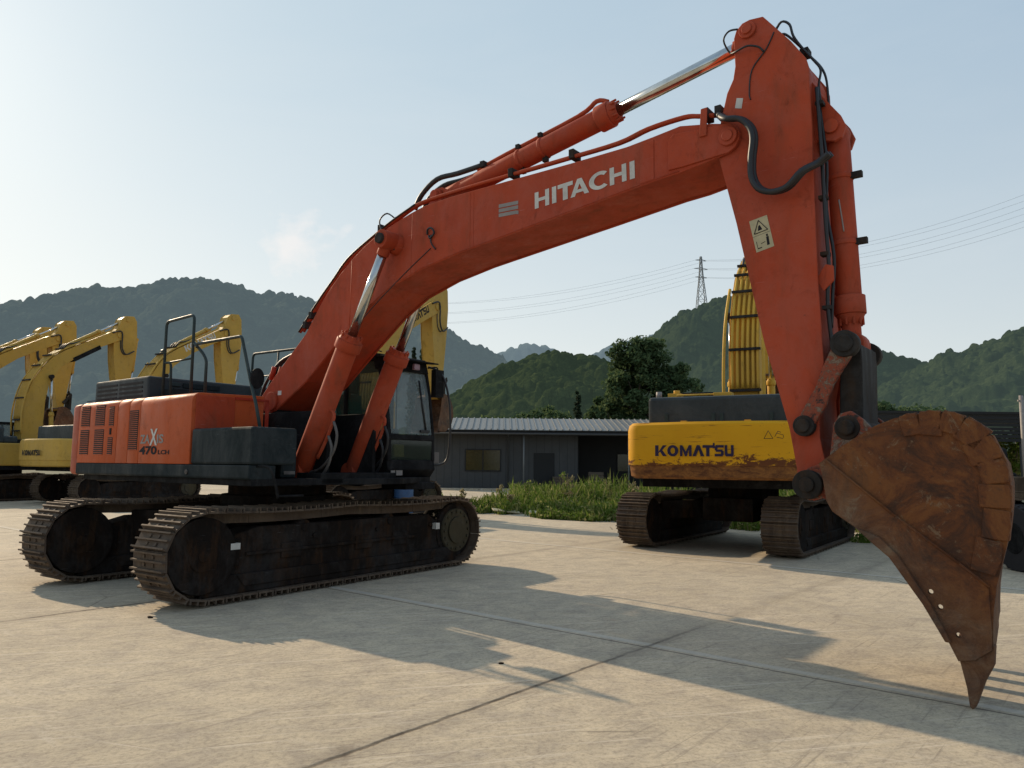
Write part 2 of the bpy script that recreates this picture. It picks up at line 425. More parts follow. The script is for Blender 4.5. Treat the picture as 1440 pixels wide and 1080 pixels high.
def text_row(chars, name, mat, parent, O, U, V, bold=.05):
    """chars: list of (glyph, start, end, height) in fractions of U; one mesh"""
    bm = bmesh.new(); O, U, V = Vector(O), Vector(U), Vector(V)
    for ch, f0, f1, z0, z1 in chars:
        me = text_mesh(ch, 1, bold*(.45 if ch == 'M' else 1)); xs = [v.co.x for v in me.vertices]; ys = [v.co.y for v in me.vertices]
        x0, x1, y0, y1 = min(xs), max(xs), min(ys), max(ys)
        for v in me.vertices: v.co = O+U*(f0+(f1-f0)*(v.co.x-x0)/(x1-x0))+V*(z0+(z1-z0)*(v.co.y-y0)/(y1-y0))
        bm.from_mesh(me); bpy.data.meshes.remove(me)
    me = bpy.data.meshes.new(name); bm.to_mesh(me); bm.free(); me.materials.append(mat)
    return link(name, me, parent)
def ring(cx, cy, rx, ry, tx, ty, a0, a1, n=18):
    out = []
    for k in range(n):
        q = []
        for f, g in ((k, 1), (k+1, 1), (k+1, 0), (k, 0)):
            a = R(a0+(a1-a0)*f/n); q.append((cx+(rx-(0 if g else tx))*math.cos(a), cy+(ry-(0 if g else ty))*math.sin(a)))
        out.append(q)
    return out
def rc_(a, b, c, d): return [(a,c),(b,c),(b,d),(a,d)]
GL = {
 'K': [rc_(0,.30,0,1), [(.30,.42),(.66,1),(1,1),(.56,.48),(.30,.30)], [(.36,.50),(.62,.56),(1,0),(.66,0)]],
 'O': ring(.5,.5,.5,.52,.30,.24,0,360,24),
 'M': [rc_(0,.22,0,1), rc_(.78,1,0,1), [(.22,1),(.22,.62),(.42,0),(.50,0),(.50,.42)], [(.78,1),(.78,.62),(.58,0),(.50,0),(.50,.42)]],
 'L': [[(0,0),(.30,0),(.53,.62),(.62,1),(.38,1)], [(.70,0),(1,0),(.62,1),(.50,.70)]],
 'T': [rc_(0,1,.76,1), rc_(.34,.66,0,.76)],
 'J': [rc_(.25,.8,0,1)],
 'S': [rc_(.12,1,.78,1.0), rc_(.02,.32,.52,.90), rc_(.14,.86,.40,.61), rc_(.68,.98,.10,.48), rc_(0,.88,0,.22)],
 'U': [rc_(0,.30,.16,1), rc_(.70,1,.16,1), [(0,.16),(.12,0),(.88,0),(1,.16),(.80,.24),(.20,.24)]],
 'H': [rc_(0,.27,0,1), rc_(.73,1,0,1), rc_(.27,.73,.40,.60)],
 'I': [rc_(0,1,0,1)],
 'A': [[(0,0),(.24,0),(.50,.70),(.62,1),(.38,1)], [(.76,0),(1,0),(.62,1),(.50,.70)], rc_(.26,.74,.18,.36)],
 'C': ring(.52,.5,.52,.52,.24,.20,48,312,20),
}
def text_row(chars, name, mat, parent, O, U, V, bold=0):
    """chars: list of (glyph, start, end, z0, z1) in fractions of U and V; one flat mesh"""
    O, U, V = Vector(O), Vector(U), Vector(V); nrm = U.cross(V).normalized(); mb = MB()
    for ch, f0, f1, z0, z1 in chars:
        for k, poly in enumerate(GL[ch]):
            mb.face([mb.bm.verts.new(O+U*(f0+(f1-f0)*a)+V*(z0+(z1-z0)*b)+nrm*.0004*(k if len(GL[ch]) < 10 else 0)) for a, b in poly])
    me = bpy.data.meshes.new(name); mb.bm.to_mesh(me); mb.bm.free(); me.materials.append(mat)
    return link(name, me, parent)
KOM = [('K',0,.155,0,1),('O',.16,.305,0,1),('M',.325,.475,0,1),('L',.485,.635,0,1),('T',.615,.745,0,1),('J',.735,.775,.72,1.2),('S',.765,.88,0,1),('U',.89,1,0,1)]
HIT = [('H',0,.155,0,1),('I',.185,.23,0,1),('T',.245,.40,0,1),('A',.375,.56,0,1),('C',.56,.765,0,1),('H',.76,.915,0,1),('I',.945,.99,0,1)]
def quad_on(mb, O, U, V, poly):
    O, U, V = Vector(O), Vector(U), Vector(V)
    mb.face([mb.bm.verts.new(O+U*a+V*b) for a, b in poly])

CACHE = {}
def cached(key, name, fn, mat, parent, bevel=0, **kw):
    if key in CACHE: return link(name, CACHE[key], parent, bevel, **kw)
    mb = MB(); fn(mb); o = mb.build(name, mat, parent, bevel, **kw); CACHE[key] = o.data; return o

# ------------------------------------------------------------------ crawler track (local: x forward, y lateral, centred)
def track_path(hl, r, sag=.05):
    c = hl-r-.07; zc = r+.075
    pts = []
    n = 40
    def top(x): return zc+r - sag*abs(math.sin((x/c)*PI*1.0))*(1 if abs(x) < c else 0)
    for i in range(n+1): x = -c+2*c*i/n; pts.append((x, top(x)))
    for i in range(1, 14): a = R(90-180*i/14); pts.append((c+r*math.cos(a), zc+r*math.sin(a)))
    for i in range(n+1): x = c-2*c*i/n; pts.append((x, zc-r))
    for i in range(1, 14): a = R(-90-180*i/14); pts.append((-c+r*math.cos(a), zc+r*math.sin(a)))
    return pts, c, zc
def resample(pts, n):
    P = [Vector(p) for p in pts]+[Vector(pts[0])]
    L = [0]
    for a, b in zip(P, P[1:]): L.append(L[-1]+(b-a).length)
    out = []; j = 0
    for i in range(n):
        t = L[-1]*i/n
        while L[j+1] < t: j += 1
        f = (t-L[j])/(L[j+1]-L[j]); p = P[j].lerp(P[j+1], f)
        t2 = t+L[-1]/n*.5
        out.append(p)
    return out, L[-1]
def belt(mb, hl, r, w, nsh, sag, seed=1):
    rnd = random.Random(seed)
    pts, c, zc = track_path(hl, r, sag)
    Q, L = resample(pts, nsh); pitch = L/nsh
    for i in range(nsh):
        a = Q[i]; b = Q[(i+1)%nsh]; m = (a+b)/2; d = (b-a).normalized(); nrm = Vector((-d.y, d.x))   # clockwise path: outward normal
        j = rnd.uniform(-.004, .004)
        mat = Matrix(((d.x, 0, nrm.x, m.x), (0, 1, 0, j), (d.y, 0, nrm.y, m.y), (0, 0, 0, 1)))
        mb.obox(mat, pitch*.96, w, .022)
        mb.obox(mat @ Matrix.Translation((0, 0, -.07)), pitch*.9, .055, .12) if False else None
        for k in (-1, 1):
            mb.obox(mat @ Matrix.Translation((0, k*.10, -.07)), pitch*1.04, .05, .115)
        for k, hgt in ((-.42, .045), (0, .036), (.40, .036)):
            mb.obox(mat @ Matrix.Translation((pitch*k, 0, .011+hgt/2)), .018, w, hgt)
        for kx in (-.2, .2):
            for ky in (-1, 1):
                mb.obox(mat @ Matrix.Translation((pitch*kx, ky*.085, .016)), .035, .035, .02)
def crawler(parent, side, lat, hl, r, w, key, nsh=54, yaw=0, sag=.05, detail=True):
    """side=-1 right, +1 left ; children of parent: crawler_track with wheels as sub-parts"""
    def place(o):
        o.rotation_euler.z = yaw
        o.location = (-math.sin(yaw)*side*lat, math.cos(yaw)*side*lat, 0); return o
    t = place(cached(key+'belt', 'crawler_track', lambda m: belt(m, hl, r, w, nsh, sag), M['track'], parent))
    pts, c, zc = track_path(hl, r)
    ri = r-.13
    def idler(m):
        m.cyl((-c, -.10, zc), (-c, .10, zc), ri, n=32); m.cyl((-c, -.14, zc), (-c, .14, zc), ri*.45, n=20)
    cached(key+'idler', 'idler_wheel', idler, M['trackf'], t, .01)
    def sprk(m):
        m.cyl((c, -.05, zc), (c, .05, zc), ri-.02, n=32)
        for k in range(21):
            a = 2*PI*k/21; mt = Matrix.Translation((c, 0, zc)) @ Matrix.Rotation(a, 4, 'Y')
            m.obox(mt @ Matrix.Translation((0, 0, ri)), .06, .08, .10)
        for sy in (-1, 1):
            m.cyl((c, sy*.05, zc), (c, sy*.22, zc), .33, n=28); m.cyl((c, sy*.22, zc), (c, sy*.25, zc), .20, n=24)
            for k in range(16):
                a = 2*PI*k/16; x = c+.285*math.cos(a); z = zc+.285*math.sin(a); m.cyl((x, sy*.22, z), (x, sy*.24, z), .022, n=6)
    cached(key+'spr', 'drive_sprocket', sprk, M['sprocket'], t, .0)
    def frame(m):
        z0, z1 = .14, zc+r-.20
        prof = [(-c+.25, z0), (c-.30, z0), (c-.40, z0+.2), (c-.42, z1-.12), (c-.6, z1), (-c+.75, z1), (-c+.35, z1-.10), (-c+.05, z1-.22), (-c-.02, zc), (-c+.08, z0+.15)]
        m.prism(prof, -.17, .17)
        m.prism([(-c-.05, zc-.1), (-c+.5, zc-.16), (-c+.5, zc+.16), (-c-.05, zc+.1)], -.19, .19)
        m.prism([(-c*.75, .16), (c*.75, .16), (c*.8, .30), (-c*.8, .30)], -.235, -.215); m.prism([(-c*.75, .16), (c*.75, .16), (c*.8, .30), (-c*.8, .30)], .215, .235)
        m.prism([(c-.45, zc-.2), (c-.05, zc-.1), (c-.05, zc+.1), (c-.45, zc+.2)], -.16, .16)
        for x in (-1.1, .1, .8): m.box(x, x+.3, -.19, .19, .42, .60)
        rf_ = r-.055
        for sg in (-1, 1):
            m.cyl((-c, -.262, zc), (-c, .262, zc), rf_*.42, n=24); m.cyl((-c, -.275, zc), (-c, .275, zc), rf_*.16, n=16)
            for yy in ((-.25, -.10), (.10, .25)): m.cyl((sg*c, max(yy[0], -.18) if sg > 0 else yy[0], zc), (sg*c, min(yy[1], .18) if sg > 0 else yy[1], zc), rf_, n=36)
        m.box(-c, c, -.22, .22, .09, .30); m.box(-c, c, -.16, .16, .29, zc-.05)
    cached(key+'frame', 'track_frame', frame, M['trackf'], t, .012)
    if detail:
        def roller(m): m.cyl((0, -.16, 0), (0, .16, 0), .10, n=18); m.cyl((0, -.19, 0), (0, .19, 0), .05, n=12)
        for i in range(9):
            x = -c+.42+(2*c-.84)*i/8
            cached(key+'roll', 'track_roller', roller, M['trackf'], t, loc=(x, 0, .22))
        for x in (-.75, .75): cached(key+'croll', 'carrier_roller', roller, M['trackf'], t, loc=(x, 0, zc+r-.25))
    return t
M['sprocket'] = paint('dusty_sprocket_steel', (.06,.05,.03), None, (.09,.075,.04), .8, .5, .7)

def cylinder(name, parent, p, q, frac, rb, rr, y, mat, seg_head=.16, rodname='piston_rod', bands=(), hmul=1.22):
    """hydraulic cylinder from p (barrel end) to q (rod end); frac = barrel share"""
    p = Vector((p[0], y, p[1])); q = Vector((q[0], y, q[1])); d = (q-p).normalized(); L = (q-p).length
    e = p+d*L*frac; m = MB()
    m.cyl(p-Vector((0, rb*.95, 0)), p+Vector((0, rb*.95, 0)), rb*.95, n=20)
    m.cyl(p+d*rb*.4, e-d*seg_head, rb, n=28)
    m.cyl(e-d*seg_head, e-d*seg_head*.35, rb*hmul, n=28); m.cyl(e-d*seg_head*.35, e, rb*hmul*.92, rb*.75, n=28)
    u = d.orthogonal().normalized(); w = d.cross(u)
    for k in range(10):
        a = 2*PI*k/10; o = (u*math.cos(a)+w*math.sin(a))*rb*.93
        m.cyl(e-d*.06+o, e+d*.012+o, rb*.12, n=6)
    for b in bands:
        c = p+d*L*b; m.cyl(c-d*.02, c+d*.02, rb*1.09, n=28)
    o = m.build(name, mat, parent, .006)
    m = MB(); m.cyl(e-d*.05, q-d*.06, rr, n=24)
    ro = m.build(rodname, M['chrome'], o)
    m = MB(); m.cyl(q-Vector((0, rr*2, 0)), q+Vector((0, rr*2, 0)), rr*1.9, n=20); m.cyl(q-d*rr*3.2, q, rr*1.25, n=20)
    m.build('rod_eye', M['pin'] if mat is not M['orange'] else mat, o, .005)
    return o, p, d, L

# ------------------------------------------------------------------ MAIN ORANGE EXCAVATOR
TA, SA = .95920, -.66144
root = empty('crawler_excavator', (-3.381, 10.946, 0), SA)
tag(root, 'large orange excavator in the foreground with high arched boom and rusty bucket', 'excavator')
YU = TA-SA
for sd in (-1, 1):
    t = crawler(root, sd, 1.345, 2.72, .47, .62, 'main', 54, YU, .028)
def uc(m):
    m.prism_z([(-1.2,-.55),(1.2,-.55),(1.2,.55),(-1.2,.55)], .52, .98)
    for sx in (-1, 1):
        for sy in (-1, 1):
            m.prism_z([(sx*.5, sy*.4), (sx*1.5, sy*1.2), (sx*1.0, sy*1.2), (sx*.05, sy*.4)], .55, .9)
    m.cyl((0,0,.95), (0,0,1.12), .78, n=40); m.cyl((0,0,1.10), (0,0,1.26), .68, n=40)
m = MB(); uc(m); m.build('undercarriage', M['trackf'], root, .015, rz=YU)
# labels on the near track frame
lf = [o for o in root.children if o.name.startswith('crawler_track')]
near_t = lf[0]
for x, zz, ww, hh in ((-1.785, .62, .12, .07), (1.696, .636, .08, .09)):
    m = MB(); m.box(x-ww/2, x+ww/2, -.256, -.18, zz-hh/2, zz+hh/2); m.build('frame_label', M['white'], near_t)
m = MB()
for i in range(4): m.cyl((-1.7+i*1.1, -.17, .66), (-1.7+i*1.1, -.20, .66), .03, n=8)
m.box(-1.6, 1.3, -.205, -.17, .50, .535); m.build('frame_step', M['trackf'], near_t, .004)

# swing platform
m = MB()
m.prism_z([(-2.7,-1.55),(1.8,-1.62),(1.8,-.3),(2.0,.3),(2.0,.5),(1.5,1.6),(-2.7,1.55)], 1.29, 1.372)
m.box(-1.0, 1.6, -.42, -.36, 1.37, 2.25); m.box(-1.0, 1.6, .36, .42, 1.37, 2.25)
m.box(-2.5, -1.2, -.6, 1.5, 1.37, 2.44)
m.box(-1.2, -.5, -1.0, 1.0, 1.37, 2.38)
m.build('swing_platform', M['black'], root, .01)
# skirt
m = MB()
m.prism_x([(-1.655,1.385),(-1.64,1.365),(-1.3,1.365),(-1.3,1.53),(-1.655,1.53)], -2.74, 1.80)
m.build('side_skirt', M['grey'], root, .012)
m = MB(); m.cyl((.46,-1.655,1.44), (.46,-1.67,1.44), .03, n=16); m.cyl((.46,-1.665,1.44), (.46,-1.675,1.44), .014, n=10); m.build('skirt_cap', M['steel'], root)
# side doors profile with rounded shoulder
def shell(r_out, z0, z1, rad=.12, r_in=.62):
    return [(-r_in, z0), (-r_out, z0)]+[(-(r_out-rad)-rad*math.cos(R(a)), z1-rad+rad*math.sin(R(a))) for a in range(0, 91, 15)]+[(-r_in, z1+.02)]
for nm, x0, x1 in (('side_door', -2.735, -1.50), ('side_door', -1.492, -1.155), ('side_door', -1.147, -.84), ('side_door', -.832, .485)):
    m = MB(); m.prism_x(shell(1.65, 1.535, 2.44), x0, x1, True)
    o = m.build(nm, M['orange_side'], root, .008)
    if x0 == -.832: side_plain = o
    if x0 == -2.735: sd0 = o
    if x0 == -1.492: sd1 = o
    if x0 == -1.147: sd2 = o
def louvers(par, x0, x1, z0, z1, n):
    m = MB(); h = (z1-z0)/n
    m.box(x0, x1, -1.6535, -1.645, z0, z1); m.build('louver_opening', M['slot'], par)
    m = MB()
    for i in range(n):
        z = z0+h*i
        m.prism_x([(-1.6532, z+h*.05), (-1.660, z+h*.02), (-1.660, z+h*.10), (-1.6532, z+h*.40)], x0+.008, x1-.008)
    m.build('louver', M['orange_side'], par)
for (a, b_) in ((-2.66, -2.37), (-2.19, -1.89)):
    louvers(sd0, a, b_, 2.07, 2.375, 11); louvers(sd0, a-.0, b_, 1.655, 2.02, 13)
louvers(sd0, -1.75, -1.60, 2.06, 2.34, 10); louvers(sd0, -1.755, -1.605, 1.655, 1.90, 9)
louvers(sd2, -1.13, -.985+.11, 1.715, 2.26, 20)
m = MB(); m.box(-1.70, -1.66, -1.662, -1.65, 1.94, 2.03); m.build('door_latch', M['ink'], sd0)
m = MB()
for x in (-2.55, -2.1, -1.72):
    for k in range(5): m.box(x-.12+k*.055, x-.09+k*.055, -1.585, -1.575, 2.455, 2.465)
m.build_each('hazard_decal', M['ink'], sd0)
# front wall of the pump room (seen edge-on beyond the side door)
m = MB(); m.box(.486, .50, -1.60, -1.06, 1.98, 2.41); m.build('front_panel', M['deep_orange'] if 'deep_orange' in M else M['orange'], root, .01)
m = MB(); m.box(.486, .502, -1.06, -.55, 2.385, 2.415); m.box(.486,.502,-.60,-.55,1.98,2.4); m.build('front_frame', M['deep_red'], root)
# counterweight : rounded plan
pl = [(-2.745,-1.65)]+[(-2.90-.22*math.sin(R(a)), -1.43-.22*math.cos(R(a))) for a in range(0, 91, 15)]+[(-3.35,-1.2),(-3.55,-.7),(-3.64,0),(-3.55,.7),(-3.35,1.2),(-3.12,1.43),(-2.9,1.65),(-2.745,1.65)]
m = MB(); m.prism_z(pl, 1.36, 2.42, True)
o = m.build('counterweight', M['orange_cw'], root, .06)
# text on plain door
text_on('470', 'model_lettering', M['ink'], side_plain, (-.80, -1.6535, 1.652), (.47, 0, 0), (0, 0, .115), bold=.035)
text_on('LCH', 'model_lettering', M['ink'], side_plain, (-.295, -1.6535, 1.656), (.29, 0, 0), (0, 0, .058), bold=.03)
text_on('ZA', 'series_lettering', M['ltgrey'], side_plain, (-.79, -1.6535, 1.80), (.26, 0, 0), (0, 0, .12), bold=.03)
text_on('X', 'series_lettering', M['white'], side_plain, (-.53, -1.6545, 1.775), (.20, 0, 0), (0, 0, .22), bold=.03)
text_on('IS', 'series_lettering', M['ltgrey'], side_plain, (-.34, -1.6535, 1.80), (.17, 0, 0), (0, 0, .12), bold=.03)
# engine hood
m = MB(); m.box(-3.05, -1.35, -1.32, .9, 2.44, 2.80)
o = m.build('engine_hood', M['hood'], root, .03)
m = MB()
for i in range(4):
    for x0, x1 in ((-2.95, -2.30), (-2.22, -1.50)): m.box(x0, x1, -1.326, -1.318, 2.50+i*.065, 2.53+i*.065)
m.build_each('hood_louver', M['slot'], o)
m = MB(); m.box(-1.35, -1.05, -1.1, .8, 2.43, 2.62); m.box(-1.346, -1.33, -.8, -.2, 2.66, 2.74); m.build('hood_step', M['grey'], root, .02)
m = MB(); m.box(-1.355, -1.32, -.98, -.84, 2.68, 2.73); m.build('hood_latch', M['rail'], o, .005)
# tank and front box
m = MB(); m.box(.505, 1.818, -1.645, -1.03, 1.535, 1.975); m.build('fuel_tank', M['grey'], root, .03)
m = MB(); m.box(.52, 1.50, -1.025, -.79, 1.375, 1.96); m.build('tool_box', M['grey'], root, .03)
m = MB(); m.box(1.502, 1.515, -1.0, -.90, 1.62, 1.72); m.build('work_lamp', M['ltgrey'], root)
m = MB(); m.box(1.502, 1.508, -.98, -.82, 1.42, 1.46); m.build('box_strip', M['steel'], root)
m = MB(); m.tube([(1.80,-1.55,1.52),(2.0,-1.52,1.50),(2.03,-1.45,1.3),(2.0,-1.4,1.16)], .016); m.tube([(2.0,-1.4,1.18),(2.0,-1.05,1.18)], .014); m.build('step_rail', M['black'], root)
m = MB(); m.box(1.3, 1.80, -.64, .62, 1.30, 1.44); m.build('front_frame_plate', M['black'], root, .01)
# hand rails
def rail(name, pts, r=.021):
    m = MB(); m.tube(pts, r, 10, False)
    return m.build(name, M['rail'], root)
def bend(P, r=.08, n=4):
    P = [Vector(p) for p in P]; out = [P[0]]
    for a, b, c in zip(P, P[1:], P[2:]):
        u = (a-b).normalized(); w = (c-b).normalized(); s = b+u*r; e = b+w*r
        for i in range(n+1):
            t = i/n; out.append(s*(1-t)**2+b*2*t*(1-t)+e*t*t)
    out.append(P[-1]); return out
rail('handrail', bend([(-1.15,-1.2,2.44),(-1.15,-1.2,3.58),(-.39,-1.2,3.60),(-.38,-1.2,2.44)]))
rail('handrail', bend([(-1.15,-1.2,2.98),(-1.02,-1.17,2.98),(-.98,-1.17,2.44)], .06), .018)
m = MB(); m.tube([(-1.0,-1.19,2.98),(-.42,-1.19,2.99)], .014); m.cyl((-1.24,-1.2,3.16),(-1.15,-1.2,3.16),.025,n=10); m.build_each('rail_crossbar', M['rail'], root)
rail('handrail', bend([(-.28,-1.2,3.13),(-.30,-1.2,3.18),(.80,-1.2,3.18),(1.05,-1.18,2.50),(1.18,-1.2,2.30),(1.30,-1.2,1.97)], .05))
rail('handrail', bend([(-.36,-1.2,3.20),(-.22,-1.14,3.05),(-.16,-1.12,2.95),(-.16,-1.12,2.44)], .05))
rail('handrail', bend([(-1.75,.6,2.44),(-1.72,.6,3.38),(-.3,.6,3.36),(-.3,.6,2.44)]))
m = MB(); m.tube([(-1.0,.6,3.37),(-1.05,.6,2.5)], .016); m.tube([(-1.7,.6,2.98),(-.3,.6,2.98)], .014); m.build_each('rail_crossbar', M['rail'], root)
# mirror on the right
m = MB(); m.cyl((1.05,-1.12,2.62),(1.09,-1.13,2.62),.085,n=24); 
o = m.build('mirror', M['black'], root); o.scale = (1,1,1.55); o.location = (0,0,-2.62*.55)
# boom-foot valves and hoses
m = MB()
for k in range(6):
    y = -.26+k*.085; dz = .05*math.sin(k*2.1)
    m.tube([(-.10,y-.1,2.10),(-.14,y,2.50),(0.0,y,2.74+dz),(.30,y,2.99+dz),(.72,y,3.12),(1.0,y,3.36)], .022, 8)
m.build_each('boom_foot_hose', M['rubber'], root)
m = MB()
for k in range(7):
    m.cyl((.15+.03*(k%2),-.30+k*.09,2.74),(.22+.05*(k%3),-.30+k*.09,2.92),.035,n=8)
m.build_each('hose_fitting', M['deep_red'], root)
m = MB(); m.box(-.6, .35, -.35, .35, 2.2, 2.45); m.cyl((-.2,-.9,1.98),(-.2,-.9,2.2),.09); m.box(-.5,.3,-1.0,-.5,1.9,2.1); m.build('control_valve', M['black'], root, .02)

# ---- boom
BT = [(-.02,2.46),(.35,2.79),(.996,3.31),(1.31,3.70),(1.52,3.90),(1.70,4.05),(1.91,4.20),(2.12,4.32),(2.336,4.42),(2.70,4.53),(2.97,4.60),(3.21,4.645),(3.65,4.665),(4.5,4.66),(5.34,4.655),(5.96,4.66),(6.24,4.685),(6.52,4.715),(6.83,4.65)]
BTIP = [(6.95+.14*math.cos(R(a)), 4.47+.14*math.sin(R(a))) for a in (75,45,15,-15,-45,-75)]
BB = [(6.50,4.262),(6.25,4.245),(5.44,4.15),(4.02,3.99),(3.72,3.955),(3.15,3.86),(2.63,3.715),(2.2,3.49),(1.6,3.06),(1.04,2.64),(.40,2.29),(.22,2.245),(.05,2.31)]
bp = BT+BTIP+BB
m = MB()
m.prism(inset(bp, .022), -.335, .335)
m.prism(bp, -.360, -.337); m.prism(bp, .337, .360)
boom = m.build('boom', M['orange'], root, .006)
m = MB()      # raised doubler plates near the tip, fork cheeks, foot ears, lugs
tip_pl = [(6.40,4.31),(6.40,4.60),(6.46,4.645),(6.80,4.62)]+BTIP+[(6.55,4.31)]
for s0 in (-1, 1):
    m = MB()
    ys = sorted((s0*.360, s0*.378)); m.prism(tip_pl, *ys)
    ys = sorted((s0*.360, s0*.368)); m.build('tip_plate', M['orange'], boom, .005); m = MB(); m.prism([(6.10,4.25),(6.10,4.63),(6.25,4.655),(6.25,4.265)], *ys)
    m.build('cover_plate', M['orange'], boom, .004); m = MB()
    m.cyl((6.99,s0*.37,4.475),(6.99,s0*.41,4.475),.085,n=24); m.cyl((6.99,s0*.41,4.475),(6.99,s0*.425,4.475),.05,n=18)
    m.build('arm_pin', M['orange'], boom, .005); m = MB(); m.cyl((.30,s0*.36,2.42),(.30,s0*.40,2.42),.13,n=24); m.build('foot_pin', M['orange'], boom, .005); m = MB()
    m.prism([(6.72,4.54),(6.79,4.54),(6.80,4.80),(6.74,4.80)], *sorted((s0*.380, s0*.395)))
    m.build('pipe_bracket', M['orange'], boom, .004); m = MB(); m.cyl((2.734,s0*.36,4.25),(2.734,s0*.44,4.25),.14,.11,n=24); m.build('cylinder_boss', M['orange'], boom, .005)
m = MB(); m.box(.42,.50,-.364,-.361,2.50,2.56); m.build('boom_label', M['white'], boom)
m = MB(); m.cyl((2.734,-.44,4.267),(2.734,-.66,4.267),.065,n=20); m.cyl((2.734,.44,4.267),(2.734,.66,4.267),.065,n=20); m.build_each('boom_pin', M['pin'], boom, .005)
m = MB(); m.prism([(2.95,4.60),(3.10,4.78),(3.14,4.90),(3.20,4.93),(3.26,4.90),(3.30,4.74),(3.55,4.66)], -.16, -.12); m.prism([(2.95,4.60),(3.10,4.78),(3.14,4.90),(3.20,4.93),(3.26,4.90),(3.30,4.74),(3.55,4.66)], .12, .16)
m.cyl((3.19,-.2,4.84),(3.19,.2,4.84),.06,n=18); m.build('cylinder_bracket', M['orange'], boom, .004)
# seam ridge and hanging wire on side
m = MB(); m.tube([(3.27,-.366,4.28),(3.30,-.39,4.33),(3.37,-.40,4.33),(3.40,-.385,4.27),(3.33,-.38,4.22),(3.30,-.37,4.26)], .012, 6)
m.tube([(3.34,-.372,4.26),(3.35,-.38,4.16),(3.42,-.372,4.07)], .009, 6)
m.tube([(3.33,-.364,4.10),(2.9,-.364,3.86),(2.4,-.364,3.55),(2.0,-.364,3.27)], .006, 6)
m.build_each('hanging_wire', M['rubber'], boom)
m = MB()
for x in (3.93, 3.98): m.box(x, x+.012, -.363, -.360, 3.99, 4.655)
m.build_each('weld_seam', M['orange'], boom)
for yb in (-.361, .361):
    m = MB(); m.tube([(x, yb, z+.018) for x, z in BB[::-1][1:]], .006, 5, False); m.build('weld_seam', M['orange'], boom)
for xs_ in (1.9, 3.0):
    m = MB(); zb = interp_pts(BB[::-1], xs_); zt = interp_pts(BT, xs_); m.tube([(xs_, -.3605, zb+.01), (xs_+.01, -.3605, zt-.01)], .004, 4, False); m.build('weld_seam', M['orange'], boom)
m = MB()
for k in range(6):
    a = 2*PI*k/6; m.cyl((2.734+.10*math.cos(a), -.43, 4.25+.10*math.sin(a)), (2.734+.10*math.cos(a), -.445, 4.25+.10*math.sin(a)), .012, n=6)
for b_ in m.build_each('bolt', M['pin'], boom): pass
# big lettering on the boom
O_ = Vector((4.853,-.3635,4.262)); U_ = Vector((1.181,0,.060)); V_ = Vector((-.004,0,.178))
text_row(HIT, 'lettering', M['white'], boom, O_, U_/.98, V_)
m = MB()
for k in range(3):
    z = 4.272+k*.052
    m.face([m.bm.verts.new(p) for p in ((4.36+.0*k,-.3635,z),(4.60+.03*(k>0),-.3635,z-.012),(4.60+.03*(k>0),-.3635,z+.028),(4.36,-.3635,z+.04))])
m.face([m.bm.verts.new(p) for p in ((4.60,-.3640,4.26),(4.635,-.3640,4.25),(4.635,-.3640,4.29),(4.60,-.3640,4.30))])
m.build('emblem', M['ltgrey'], boom)
# pipes on top of the boom
m = MB()
top_path = [(.80,3.38),(1.20,3.76),(1.52,4.03),(1.80,4.26),(2.27,4.47),(2.63,4.61),(3.02,4.73),(3.56,4.76),(4.45,4.765),(5.21,4.765),(5.83,4.77),(6.16,4.825),(6.53,4.835),(6.69,4.80),(6.84,4.765)]
for y, dz, a, b_ in ((-.31,.0,0,99),(-.25,.02,0,99),(.25,.0,0,9),(.31,.0,0,99)):
    m.tube([(x, y, z+dz-.02) for x, z in top_path[a:b_]], .021, 8)
m.build_each('hydraulic_pipe', M['orange'], boom)
m = MB(); m.tube([(x,-.335,z-.02) for x, z in top_path[:7]], .012, 8); m.build_each('hydraulic_hose', M['rubber'], boom)
m = MB()
for x, z in ((.93,3.45),(1.05,3.57),(2.40,4.53),(5.30,4.77),(4.5,4.76),(6.76,4.78),(6.88,4.77)):
    m.box(x-.03, x+.03, -.35, -.20, z-.05, z+.045)
m.build_each('pipe_clamp', M['pin'], boom, .004)
m = MB(); m.tube([(2.66,-.30,4.60),(2.52,-.33,4.70),(2.42,-.36,4.62),(2.50,-.38,4.46),(2.66,-.40,4.38)], .010, 6); m.build('grease_line', M['rubber'], boom)
m = MB(); m.tube([(2.80,-.12,4.75),(2.92,-.12,4.92),(3.16,-.10,5.07),(3.45,-.05,5.09),(3.84,-.01,5.12)], .032, 10)
m.tube([(2.80,.02,4.75),(2.92,.02,4.92),(3.16,.03,5.03),(3.45,.05,5.04),(3.84,.06,5.06)], .032, 10); m.build_each('hydraulic_hose', M['rubber'], boom)

# boom cylinders
for (y, b0, q, fr) in ((-.50, (1.20,1.46), (2.734,4.267), .605), (.42, (1.15,1.44), (2.60,4.20), .60)):
    o, p, d, L = cylinder('boom_cylinder', root, b0, q, fr, .136, .060, y, M['orange'], .20)
    # feed pipe along the barrel
    m = MB(); s_ = Vector((.09, .0, -.05)); 
    m.tube([p+d*.95+s_*1.15, p+d*.9+s_*2.2, p+d*.55+s_*2.3, p+d*.30+s_*2.0], .022, 8)
    m.build('cylinder_pipe', M['orange'], o)
    m = MB()
    for k in (0, 1):
        a = p+d*(.85-.2*k)+s_*2.4
        m.tube([a, a+Vector((.05,.02,-.18)), a+Vector((-.05,.03,-.42)), a+Vector((-.35,.04,-.62)), a+Vector((-.75,.05,-.62))], .018, 8)
    m.build_each('cylinder_hose', M['steel'] if y < 0 else M['rubber'], o)
